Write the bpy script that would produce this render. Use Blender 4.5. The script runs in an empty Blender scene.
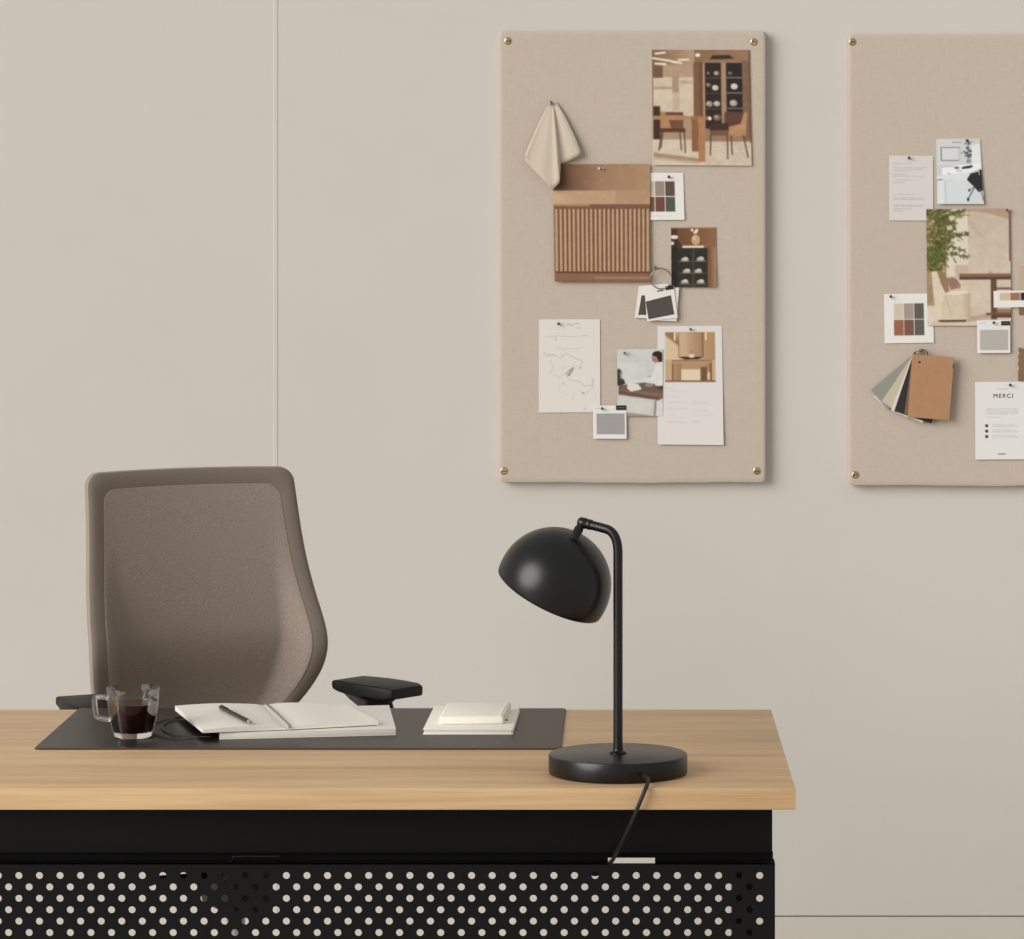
import bpy, bmesh, math, random
import numpy as np
from mathutils import Vector, Matrix
random.seed(7); rng = np.random.RandomState(5)
S = bpy.context.scene; COL = S.collection
PI = math.pi

# ------------------------------------------------------------------ camera
F = 3400.0; VX = 622.0; VY = 225.0; CZ = 1.502
cam = bpy.data.objects.new('camera', bpy.data.cameras.new('camera')); COL.objects.link(cam)
cam.location = (0, 0, CZ); cam.rotation_euler = (PI/2, 0, 0)
cd = cam.data; cd.sensor_fit = 'HORIZONTAL'; cd.sensor_width = 36; cd.lens = 36*F/1024
cd.shift_x = (512-VX)/1024; cd.shift_y = -(469.5-VY)/1024
cd.clip_start = 0.1; cd.clip_end = 60
S.camera = cam
def at(px, py, Y):
    return Vector(((px-VX)*Y/F, Y, CZ-(py-VY)*Y/F))
def onz(px, py, z):                      # point of height z seen at a measured pixel
    Y = F*(CZ-z)/(py-VY); return Vector(((px-VX)*Y/F, Y, z))

YW = 6.90        # wall plane
YB = 6.878       # face of the pin boards
ZD = 0.735       # desk top

# ------------------------------------------------------------------ colour / materials
def lin(c):
    c = c/255.0
    return c/12.92 if c <= 0.04045 else ((c+0.055)/1.055)**2.4
def L(rgb, k=1.0):
    return tuple(min(0.95, lin(v)*k) for v in rgb)+(1.0,)
KW = 1.12
def new_mat(name):
    m = bpy.data.materials.new(name); m.use_nodes = True
    nt = m.node_tree; b = nt.nodes['Principled BSDF']
    return m, nt, b
def mat(name, rgb, rough=0.5, metal=0.0, k=1.0, noise=0.0, nscale=(30,30,30), bump=0.0, bscale=None, spec=0.5, coat=0.0, detail=4):
    m, nt, b = new_mat(name)
    N = nt.nodes; K = nt.links
    b.inputs['Base Color'].default_value = L(rgb, k)
    b.inputs['Roughness'].default_value = rough; b.inputs['Metallic'].default_value = metal
    b.inputs['Specular IOR Level'].default_value = spec
    b.inputs['Coat Weight'].default_value = coat
    tc = N.new('ShaderNodeTexCoord')
    mp = N.new('ShaderNodeMapping'); mp.inputs['Scale'].default_value = nscale; K.new(tc.outputs['Object'], mp.inputs['Vector'])
    no = N.new('ShaderNodeTexNoise'); no.inputs['Scale'].default_value = 1; no.inputs['Detail'].default_value = detail
    K.new(mp.outputs['Vector'], no.inputs['Vector'])
    if noise > 0:
        r = N.new('ShaderNodeMapRange'); r.inputs['From Min'].default_value = 0.3; r.inputs['From Max'].default_value = 0.7
        r.inputs['To Min'].default_value = 1-noise; r.inputs['To Max'].default_value = 1+noise; K.new(no.outputs['Fac'], r.inputs['Value'])
        mx = N.new('ShaderNodeVectorMath'); mx.operation = 'SCALE'; mx.inputs[0].default_value = L(rgb, k)[:3]
        K.new(r.outputs['Result'], mx.inputs['Scale']); K.new(mx.outputs['Vector'], b.inputs['Base Color'])
    if bump > 0:
        n2 = no
        if bscale:
            mp2 = N.new('ShaderNodeMapping'); mp2.inputs['Scale'].default_value = bscale; K.new(tc.outputs['Object'], mp2.inputs['Vector'])
            n2 = N.new('ShaderNodeTexNoise'); n2.inputs['Scale'].default_value = 1; n2.inputs['Detail'].default_value = 3
            K.new(mp2.outputs['Vector'], n2.inputs['Vector'])
        bp = N.new('ShaderNodeBump'); bp.inputs['Strength'].default_value = bump; bp.inputs['Distance'].default_value = 0.002
        K.new(n2.outputs['Fac'], bp.inputs['Height']); K.new(bp.outputs['Normal'], b.inputs['Normal'])
    return m

def fabric(name, rgb, k, sx, sz, amt, bump):
    """woven cloth: two crossed streak noises"""
    m, nt, b = new_mat(name); N = nt.nodes; K = nt.links
    b.inputs['Roughness'].default_value = 0.95; b.inputs['Specular IOR Level'].default_value = 0.15
    tc = N.new('ShaderNodeTexCoord'); outs = []
    for sc in ((sx, 200, sz), (sz, 200, sx)):
        mp = N.new('ShaderNodeMapping'); mp.inputs['Scale'].default_value = sc; K.new(tc.outputs['Object'], mp.inputs['Vector'])
        no = N.new('ShaderNodeTexNoise'); no.inputs['Scale'].default_value = 1; no.inputs['Detail'].default_value = 3
        K.new(mp.outputs['Vector'], no.inputs['Vector']); outs.append(no)
    ad = N.new('ShaderNodeMath'); ad.operation = 'ADD'; K.new(outs[0].outputs['Fac'], ad.inputs[0]); K.new(outs[1].outputs['Fac'], ad.inputs[1])
    r = N.new('ShaderNodeMapRange'); r.inputs['From Min'].default_value = 0.6; r.inputs['From Max'].default_value = 1.4
    r.inputs['To Min'].default_value = 1-amt; r.inputs['To Max'].default_value = 1+amt; K.new(ad.outputs[0], r.inputs['Value'])
    mx = N.new('ShaderNodeVectorMath'); mx.operation = 'SCALE'; mx.inputs[0].default_value = L(rgb, k)[:3]
    K.new(r.outputs['Result'], mx.inputs['Scale']); K.new(mx.outputs['Vector'], b.inputs['Base Color'])
    bp = N.new('ShaderNodeBump'); bp.inputs['Strength'].default_value = bump; bp.inputs['Distance'].default_value = 0.001
    K.new(ad.outputs[0], bp.inputs['Height']); K.new(bp.outputs['Normal'], b.inputs['Normal'])
    return m

def mesh_fabric(name, rgb, k):
    m, nt, b = new_mat(name); N = nt.nodes; K = nt.links
    b.inputs['Roughness'].default_value = 0.85; b.inputs['Specular IOR Level'].default_value = 0.2
    tc = N.new('ShaderNodeTexCoord')
    mp = N.new('ShaderNodeMapping'); mp.inputs['Scale'].default_value = (480, 40, 620); K.new(tc.outputs['Object'], mp.inputs['Vector'])
    no = N.new('ShaderNodeTexNoise'); no.inputs['Scale'].default_value = 1; no.inputs['Detail'].default_value = 1; K.new(mp.outputs['Vector'], no.inputs['Vector'])
    r = N.new('ShaderNodeMapRange'); r.inputs['From Min'].default_value = 0.35; r.inputs['From Max'].default_value = 0.65
    r.inputs['To Min'].default_value = 0.88; r.inputs['To Max'].default_value = 1.12; K.new(no.outputs['Fac'], r.inputs['Value'])
    mx = N.new('ShaderNodeVectorMath'); mx.operation = 'SCALE'; mx.inputs[0].default_value = L(rgb, k)[:3]
    K.new(r.outputs['Result'], mx.inputs['Scale']); K.new(mx.outputs['Vector'], b.inputs['Base Color'])
    bp = N.new('ShaderNodeBump'); bp.inputs['Strength'].default_value = 0.3; bp.inputs['Distance'].default_value = 0.001
    K.new(no.outputs['Fac'], bp.inputs['Height']); K.new(bp.outputs['Normal'], b.inputs['Normal'])
    return m

def wood(name, c1, c2, k=1.0, rough=0.42):
    m, nt, b = new_mat(name); N = nt.nodes; K = nt.links
    b.inputs['Roughness'].default_value = rough; b.inputs['Specular IOR Level'].default_value = 0.35
    tc = N.new('ShaderNodeTexCoord')
    def nz(sc, det, dist=0.0):
        mp = N.new('ShaderNodeMapping'); mp.inputs['Scale'].default_value = sc; K.new(tc.outputs['Object'], mp.inputs['Vector'])
        no = N.new('ShaderNodeTexNoise'); no.inputs['Scale'].default_value = 1; no.inputs['Detail'].default_value = det; no.inputs['Distortion'].default_value = dist
        K.new(mp.outputs['Vector'], no.inputs['Vector']); return no
    a = nz((2.0, 22, 60), 5, 0.6); f = nz((9, 260, 500), 3); st = nz((0.35, 9, 3), 1)
    m1 = N.new('ShaderNodeMath'); m1.operation = 'MULTIPLY_ADD'; K.new(a.outputs['Fac'], m1.inputs[0]); m1.inputs[1].default_value = 0.55
    m2 = N.new('ShaderNodeMath'); m2.operation = 'MULTIPLY'; K.new(f.outputs['Fac'], m2.inputs[0]); m2.inputs[1].default_value = 0.30
    m3 = N.new('ShaderNodeMath'); m3.operation = 'MULTIPLY_ADD'; K.new(st.outputs['Fac'], m3.inputs[0]); m3.inputs[1].default_value = 0.35; K.new(m2.outputs[0], m3.inputs[2])
    K.new(m3.outputs[0], m1.inputs[2])
    cr = N.new('ShaderNodeValToRGB'); K.new(m1.outputs[0], cr.inputs['Fac'])
    cr.color_ramp.elements[0].position = 0.42; cr.color_ramp.elements[0].color = L(c2, k)
    cr.color_ramp.elements[1].position = 0.72; cr.color_ramp.elements[1].color = L(c1, k)
    K.new(cr.outputs['Color'], b.inputs['Base Color'])
    bp = N.new('ShaderNodeBump'); bp.inputs['Strength'].default_value = 0.08; bp.inputs['Distance'].default_value = 0.001
    K.new(f.outputs['Fac'], bp.inputs['Height']); K.new(bp.outputs['Normal'], b.inputs['Normal'])
    return m

def glass(name):
    m, nt, b = new_mat(name)
    b.inputs['Base Color'].default_value = (1, 1, 1, 1); b.inputs['Roughness'].default_value = 0.0
    b.inputs['Transmission Weight'].default_value = 1.0; b.inputs['IOR'].default_value = 1.38
    return m

def print_mat():
    m, nt, b = new_mat('printed_paper')
    a = nt.nodes.new('ShaderNodeVertexColor'); a.layer_name = 'Col'
    nt.links.new(a.outputs['Color'], b.inputs['Base Color'])
    b.inputs['Roughness'].default_value = 0.55; b.inputs['Specular IOR Level'].default_value = 0.25
    return m
M = {}
M['wall'] = mat('wall_paint', (197,192,184), 0.9, k=KW, noise=0.012, nscale=(5,5,5), bump=0.05, bscale=(250,250,30), spec=0.2)
M['base'] = mat('baseboard_paint', (198,192,181), 0.8, k=KW, spec=0.2)
M['floor'] = mat('floor_screed', (204,197,184), 0.6, noise=0.04, nscale=(3,3,3))
M['frame_white'] = mat('window_paint', (225,222,215), 0.5)
M['board'] = fabric('board_linen', (188,174,160), KW, 60, 900, 0.07, 0.25)
M['brass'] = mat('brass', (200,174,128), 0.3, 1.0)
M['brass_dark'] = mat('brass_slot', (120,96,64), 0.5, 0.6)
M['linen'] = fabric('cloth_linen', (196,183,166), KW, 200, 1200, 0.05, 0.4)
M['paper'] = mat('paper', (222,218,210), 0.8, k=KW, spec=0.2)
M['steel'] = mat('pin_steel', (150,146,140), 0.25, 1.0)
M['dark_pin'] = mat('dark_pin', (96,93,90), 0.3, 0.9)
M['card_grey'] = mat('swatch_sage', (142,141,130), 0.8, k=KW, noise=0.03, nscale=(90,90,90))
M['card_beige'] = mat('swatch_beige', (190,178,156), 0.8, k=KW)
M['card_black'] = mat('swatch_black', (38,34,31), 0.7, k=KW, noise=0.1, nscale=(90,90,90))
M['card_tan'] = mat('swatch_tan', (168,126,92), 0.75, k=KW, noise=0.04, nscale=(50,50,50))
M['card_white'] = mat('swatch_white', (208,204,194), 0.75, k=KW)
M['card_dark'] = mat('swatch_dark_brown', (112,92,74), 0.8, k=KW)  # even dark brown of the thin board behind the tan one
M['swatch_fabric'] = fabric('swatch_charcoal', (84,80,77), KW, 900, 1500, 0.35, 0.5)
M['label_black'] = mat('label_black', (38,36,36), 0.6, k=KW)
M['brown'] = mat('torn_veneer', (126,98,70), 0.75, k=KW, noise=0.1, nscale=(20,20,200))
M['oak'] = wood('oak', (202,169,128), (172,137,98), 1.22)
M['metal_black'] = mat('black_powder_coat', (17,16,17), 0.55, 0.0, noise=0.06, nscale=(60,60,60), spec=0.16)
M['metal_black2'] = mat('black_powder_coat_inner', (10,10,10), 0.6, 0.0, spec=0.1)
M['lamp'] = mat('lamp_black', (9,8,8), 0.33, 0.0, spec=0.5)
M['cord'] = mat('cord_black', (30,28,28), 0.5, 0.0)
M['leather'] = mat('mat_leather', (30,24,20), 0.40, noise=0.12, nscale=(40,40,40), bump=0.12, bscale=(300,300,300), spec=0.42)
M['leather_edge'] = mat('mat_edge', (74,54,40), 0.6)
M['page'] = mat('page_cream', (215,211,201), 0.85, k=1.3, noise=0.012, nscale=(60,60,60), spec=0.2)
M['page_edge'] = mat('page_edge', (210,205,194), 0.85, k=1.25, noise=0.06, nscale=(3,3,1500), spec=0.2)
M['notebook_cover'] = mat('notebook_cover', (219,214,202), 0.7, k=1.3, spec=0.3)
M['black_cover'] = mat('black_cover', (30,27,26), 0.55)
M['ribbon'] = mat('ribbon', (150,146,138), 0.7)
M['pen'] = mat('pen_black', (22,20,20), 0.3, 0.3)
M['pen_tip'] = mat('pen_tip', (205,203,198), 0.25, 0.9)
M['ink'] = mat('ink_grey', (150,146,142), 0.8)
M['glass'] = glass('clear_glass')
def thin_glass():
    m, nt, b = new_mat('thin_glass'); N = nt.nodes; K = nt.links
    t = N.new('ShaderNodeBsdfTransparent'); t.inputs['Color'].default_value = (.95, .955, .945, 1)
    g = N.new('ShaderNodeBsdfGlossy'); g.inputs['Roughness'].default_value = .02
    f = N.new('ShaderNodeLayerWeight'); f.inputs['Blend'].default_value = .35
    mr = N.new('ShaderNodeMapRange'); mr.inputs['To Min'].default_value = .0; mr.inputs['To Max'].default_value = .42; K.new(f.outputs['Fresnel'], mr.inputs['Value'])
    mx = N.new('ShaderNodeMixShader'); K.new(mr.outputs['Result'], mx.inputs['Fac']); K.new(t.outputs[0], mx.inputs[1]); K.new(g.outputs[0], mx.inputs[2])
    K.new(mx.outputs[0], N['Material Output'].inputs['Surface']); return m
M['thin_glass'] = thin_glass()
M['handle_glass'] = glass('handle_glass'); M['handle_glass'].node_tree.nodes['Principled BSDF'].inputs['Roughness'].default_value = .3
M['coffee'] = mat('coffee', (44,12,8), 0.22, spec=0.12)
M['chair_mesh'] = mesh_fabric('chair_mesh', (142,129,118), 1.15)
M['chair_frame'] = mat('chair_frame_cloth', (120,108,98), 0.75, k=1.12, spec=0.25, bump=0.08, bscale=(500,500,500))
M['chair_side'] = mat('chair_side_lit_plastic', (148,135,124), 0.6, k=1.12, spec=0.3)  # lighter taupe: light on the left-facing side is put into the colour
M['chair_black'] = mat('chair_black_plastic', (16,15,14), 0.5, spec=0.3)
M['chair_column'] = mat('chair_column_grey', (190,184,172), 0.5)
M['print'] = print_mat()

# ------------------------------------------------------------------ object helpers
def tag(o, label=None, cat=None, group=None, kind=None):
    if label: o['label'] = label
    if cat: o['category'] = cat
    if group: o['group'] = group
    if kind: o['kind'] = kind
    return o
def empty(name, loc, label, cat, group=None, rot=(0,0,0)):
    o = bpy.data.objects.new(name, None); COL.objects.link(o); o.location = loc; o.rotation_euler = rot
    o.empty_display_size = 0.05
    return tag(o, label, cat, group)
def obj(name, bm, m, parent=None, smooth=False, angle=None, local=False):
    """bm in world coordinates unless local=True; parts are re-expressed in the parent's frame"""
    me = bpy.data.meshes.new(name)
    if parent and not local:
        mw = Matrix.LocRotScale(parent.location, parent.rotation_euler, None).inverted()
        bm.transform(mw)
    bmesh.ops.recalc_face_normals(bm, faces=bm.faces)
    bm.to_mesh(me); bm.free()
    for mm in (m if isinstance(m, (list, tuple)) else [m]): me.materials.append(mm)
    if smooth or angle:
        for p in me.polygons: p.use_smooth = True
    o = bpy.data.objects.new(name, me); COL.objects.link(o)
    if angle: me.set_sharp_from_angle(angle=math.radians(angle))
    if parent: o.parent = parent
    return o
def origin(o, loc):
    loc = Vector(loc); o.data.transform(Matrix.Translation(-loc)); o.location = loc; return o
def BM(): return bmesh.new()
def box(bm, x0, x1, y0, y1, z0, z1, bev=0.0, seg=2, mi=0):
    r = bmesh.ops.create_cube(bm, size=1.0)
    vs = r['verts']
    for v in vs:
        v.co = Vector(((x0+x1)/2+v.co.x*(x1-x0), (y0+y1)/2+v.co.y*(y1-y0), (z0+z1)/2+v.co.z*(z1-z0)))
    fs = set(f for v in vs for f in v.link_faces)
    for f in fs: f.material_index = mi
    if bev > 0:
        es = list(set(e for v in vs for e in v.link_edges))
        bmesh.ops.bevel(bm, geom=es, offset=bev, segments=seg, profile=0.5, affect='EDGES')
    return bm
def lathe(bm, prof, n=48, center=(0,0,0), M4=None, mi=0, closed=False):
    rings = []
    c = Vector(center)
    for (r, z) in prof:
        if r < 1e-6:
            p = Vector((0,0,z)); p = (M4 @ p) if M4 else p+c
            rings.append([bm.verts.new(p)])
        else:
            ring = []
            for i in range(n):
                a = 2*PI*i/n; p = Vector((r*math.cos(a), r*math.sin(a), z))
                p = (M4 @ p) if M4 else p+c
                ring.append(bm.verts.new(p))
            rings.append(ring)
    pairs = list(zip(rings[:-1], rings[1:]))
    if closed: pairs.append((rings[-1], rings[0]))
    for A, B in pairs:
        for i in range(n):
            j = (i+1) % n
            if len(A) == 1 and len(B) == 1: continue
            if len(A) == 1: f = bm.faces.new((A[0], B[i], B[j]))
            elif len(B) == 1: f = bm.faces.new((A[i], A[j], B[0]))
            else: f = bm.faces.new((A[i], A[j], B[j], B[i]))
            f.material_index = mi
    return bm
def catmull(pts, n=8):
    pts = [Vector(p) for p in pts]; out = []
    P = [pts[0]*2-pts[1]]+pts+[pts[-1]*2-pts[-2]]
    for i in range(1, len(P)-2):
        for k in range(n):
            t = k/n; a, b, c, d = P[i-1], P[i], P[i+1], P[i+2]
            out.append(0.5*((2*b)+(c-a)*t+(2*a-5*b+4*c-d)*t*t+(3*b-a-3*c+d)*t**3))
    out.append(pts[-1]); return out
def tube(bm, pts, r, n=16, caps=True, mi=0, flat=1.0):
    pts = [Vector(p) for p in pts]; rings = []
    up = None
    for i, p in enumerate(pts):
        t = (pts[min(i+1, len(pts)-1)]-pts[max(i-1, 0)]).normalized()
        if up is None:
            up = Vector((0,0,1)) if abs(t.z) < 0.9 else Vector((0,1,0))
        up = (up - t*up.dot(t)).normalized(); s = t.cross(up)
        rr = r[i] if isinstance(r, (list, tuple)) else r
        rings.append([bm.verts.new(p+(s*math.cos(2*PI*k/n)+up*math.sin(2*PI*k/n)*flat)*rr) for k in range(n)])
    for A, B in zip(rings[:-1], rings[1:]):
        for k in range(n):
            f = bm.faces.new((A[k], A[(k+1)%n], B[(k+1)%n], B[k])); f.material_index = mi
    if caps:
        bm.faces.new(rings[0][::-1]).material_index = mi; bm.faces.new(rings[-1]).material_index = mi
    return bm
def loft(bm, sections, cap=True, mi=0):
    rings = [[bm.verts.new(p) for p in s] for s in sections]; n = len(rings[0])
    for A, B in zip(rings[:-1], rings[1:]):
        for k in range(n): bm.faces.new((A[k], A[(k+1)%n], B[(k+1)%n], B[k])).material_index = mi
    if cap: bm.faces.new(rings[0][::-1]).material_index = mi; bm.faces.new(rings[-1]).material_index = mi
    return bm
def frame_to(loc, zdir, xhint=(1,0,0)):
    z = Vector(zdir).normalized(); x = Vector(xhint); x = (x-z*x.dot(z)).normalized(); y = z.cross(x)
    m = Matrix((x, y, z)).transposed().to_4x4(); m.translation = Vector(loc); return m
def prism(bm, pts, y0, y1, mi=0):
    """outline in the XZ plane, from depth y0 to y1"""
    A = [bm.verts.new((p[0], y0, p[1])) for p in pts]; B = [bm.verts.new((p[0], y1, p[1])) for p in pts]
    bm.faces.new(A).material_index = mi; bm.faces.new(B[::-1]).material_index = mi
    n = len(pts)
    for k in range(n): bm.faces.new((A[k], B[k], B[(k+1)%n], A[(k+1)%n])).material_index = mi
    return bm

# ------------------------------------------------------------------ the room
XL, XR = -3.4, 3.0
def struct(name, bm, m, **kw):
    o = obj(name, bm, m, **kw); o['kind'] = 'structure'; return o
b = BM(); box(b, XL-.1, XR, -0.6, YW+.12, -0.05, 0.0); struct('floor', b, M['floor'])
b = BM(); box(b, XL-.1, XR, YW, YW+.12, 0.1005, 2.7); struct('wall_back', b, M['wall'])
b = BM(); box(b, XL, XR, YW, YW+.10, 0.0, 0.0978, 0.0005, 1); struct('baseboard_back', b, M['base'])
# thin joint bead down the back wall
xs = (275.6-VX)*YW/F
b = BM(); box(b, xs-.0045, xs+.0045, YW-.0009, YW+.004, 0.1005, 2.7, 0.001, 2); struct('trim_1', b, M['wall'])
# ------------------------------------------------------------------ pin boards
def board(px0, px1, py0, py1, label, studs):
    A = at(px0, py0, YB); Bp = at(px1, py1, YB)
    x0, x1, z1, z0 = A.x, Bp.x, A.z, Bp.z
    root = empty('pin_board', ((x0+x1)/2, YW, z0), label, 'pin board', 'linen pin boards on the wall')
    b = BM(); nx, nz = 40, 60; r = 0.009
    # padded panel: front grid softly domed, edges rolled back to the wall
    def pt(i, j, back=0):
        u = i/nx; v = j/nz; x = x0+(x1-x0)*u; z = z0+(z1-z0)*v
        # rounded corners
        cx = min(max(x, x0+r), x1-r); cz = min(max(z, z0+r), z1-r)
        d = Vector((x-cx, 0, z-cz))
        if d.length > r and (x < x0+r or x > x1-r) and (z < z0+r or z > z1-r): d = d.normalized()*r; x = cx+d.x; z = cz+d.z
        # very slight waviness of the hem
        if j == 0: z += 0.0007*math.sin(u*9)+0.0003*math.sin(u*31)
        e = min(u*(x1-x0), (1-u)*(x1-x0), v*(z1-z0), (1-v)*(z1-z0))
        y = YB + (0.0015*(1-min(e, .004)/.004)**2)
        return (x, y if not back else YW-.001, z)
    us = [0, .004, .012]+[k/30 for k in range(1, 30)]+[.988, .996, 1]; us.sort()
    V = []
    nx = nz = 1
    grid = [[b.verts.new(pt(u, v)) for v in us] for u in us]
    n = len(us)
    for i in range(n-1):
        for j in range(n-1): b.faces.new((grid[i][j], grid[i+1][j], grid[i+1][j+1], grid[i][j+1]))
    loop = [grid[i][0] for i in range(n)]+[grid[n-1][j] for j in range(1, n)]+[grid[i][n-1] for i in range(n-2, -1, -1)]+[grid[0][j] for j in range(n-2, 0, -1)]
    back = [b.verts.new((v.co.x, YW-.0015, v.co.z)) for v in loop]
    for k in range(len(loop)):
        q = (k+1) % len(loop); b.faces.new((loop[k], back[k], back[q], loop[q]))
    b.faces.new(back)
    obj('linen_panel', b, M['board'], root, angle=50)
    for (sx, sy) in studs:
        p = at(sx, sy, YB-.001)
        b = BM(); m4 = frame_to((p.x, YB+.001, p.z), (0,-1,0))
        lathe(b, [(0,0),(.0076,0),(.0078,.0010),(.0070,.0020),(.0050,.0023),(.0045,.0010),(0,.0010)], 28, M4=m4)
        s = obj('brass_stud', b, M['brass'], root, angle=50)
        b = BM(); c, si = math.cos(.35), math.sin(.35)
        box(b, -.0042, .0042, -.0010, .0010, .0006, .0016); b.transform(m4)
        b.transform(Matrix.Identity(4)); sl = obj('stud_slot', b, M['brass_dark'], root); sl.parent = s; sl.matrix_parent_inverse = Matrix.Identity(4)
    return root
board(499.5, 765.5, 30.5, 482.5, 'beige linen pin board shown whole, wood photos and samples pinned to it, above the lamp', [(508,41),(754,42),(504,471),(757,471)])
board(848.5, 1114.5, 33.5, 485.5, 'beige linen pin board at the right edge, cropped by the frame, with plant photo', [(852.5,42),(1103,42),(855.5,475),(1106,475)])

# ------------------------------------------------------------------ printed sheets
class Cv:
    """tiny painter for printed paper; coordinates are photo pixels, or zoomed ones through ox, oy, s"""
    def __init__(s, W, H, bg, ss=2.0, ox=0, oy=0, z=1.0, aa=3, soft=2):
        s.soft = soft
        s.W, s.H = W, H; s.nx, s.ny = int(W*ss)+1, int(H*ss)+1; s.aa = aa
        h, w = s.ny*aa, s.nx*aa
        s.a = np.zeros((h, w, 3)); s.a[:] = bg
        yy, xx = np.mgrid[0:h, 0:w]
        s.X = ox+(xx+.5)/w*W*z; s.Y = oy+(yy+.5)/h*H*z
    def _p(s, m, c, al=1.0):
        c = np.array(c, float); s.a[m] = s.a[m]*(1-al)+c*al
    def rect(s, x0, y0, x1, y1, c, al=1.0): s._p((s.X>=x0)&(s.X<x1)&(s.Y>=y0)&(s.Y<y1), c, al)
    def ell(s, cx, cy, rx, ry, c, al=1.0): s._p(((s.X-cx)/rx)**2+((s.Y-cy)/ry)**2 <= 1, c, al)
    def poly(s, P, c, al=1.0):
        ins = np.zeros(s.X.shape, bool); n = len(P)
        for i in range(n):
            x0, y0 = P[i]; x1, y1 = P[(i+1) % n]
            if y0 == y1: continue
            cr = ((s.Y >= min(y0, y1)) & (s.Y < max(y0, y1)) & (s.X < x0+(s.Y-y0)*(x1-x0)/(y1-y0)))
            ins ^= cr
        s._p(ins, c, al)
    def line(s, x0, y0, x1, y1, w, c, al=1.0):
        dx, dy = x1-x0, y1-y0; l2 = dx*dx+dy*dy+1e-9
        t = np.clip(((s.X-x0)*dx+(s.Y-y0)*dy)/l2, 0, 1)
        s._p((s.X-x0-t*dx)**2+(s.Y-y0-t*dy)**2 <= (w/2)**2, c, al)
    def pl(s, P, w, c, al=1.0):
        for a, b in zip(P[:-1], P[1:]): s.line(a[0], a[1], b[0], b[1], w, c, al)
    def gx(s, x0, y0, x1, y1, c0, c1, vert=False, al=1.0):
        m = (s.X>=x0)&(s.X<x1)&(s.Y>=y0)&(s.Y<y1)
        t = ((s.Y-y0)/(y1-y0) if vert else (s.X-x0)/(x1-x0))[m][:, None]
        s.a[m] = s.a[m]*(1-al)+al*(np.array(c0, float)*(1-t)+np.array(c1, float)*t)
    def grain(s, amt):
        h, w = s.a.shape[:2]
        for cell, k in ((14, 1.6), (34, 1.8)):
            g = rng.randn(h//cell+3, w//cell+3, 1); yy = np.arange(h)/cell; xx = np.arange(w)/cell
            y0 = yy.astype(int); x0 = xx.astype(int); fy = (yy-y0)[:, None, None]; fx = (xx-x0)[None, :, None]
            G = (g[y0][:, x0]*(1-fy)*(1-fx)+g[y0+1][:, x0]*fy*(1-fx)+g[y0][:, x0+1]*(1-fy)*fx+g[y0+1][:, x0+1]*fy*fx)
            s.a *= 1+G*.007*k*min(amt, 4)/3
        s.soft += 1
        s.a += rng.randn(s.a.shape[0], s.a.shape[1], 1)*amt
    def text(s, x0, x1, y, c, w=1.0, al=.6):     # illegible small print: broken strokes
        x = x0
        while x < x1:
            l = random.uniform(.02, .09)*(x1-x0); s.line(x, y, min(x+l, x1), y, w, c, al*random.uniform(.5, 1)); x += l*1.18
    def out(s):
        h, w = s.ny, s.nx; a = s.a.reshape(h, s.aa, w, s.aa, 3).mean((1, 3))
        for _ in range(s.soft):
            p = np.pad(a, ((1,1),(1,1),(0,0)), 'edge')
            a = (p[:-2,1:-1]+2*p[1:-1,1:-1]+p[2:,1:-1])/4; p = np.pad(a, ((0,0),(1,1),(0,0)), 'edge'); a = (p[:,:-2]+2*p[:,1:-1]+p[:,2:])/4
        g = a.mean(2, keepdims=True); a = g+(a-g)*.84
        return np.clip(a, 0, 255)

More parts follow.
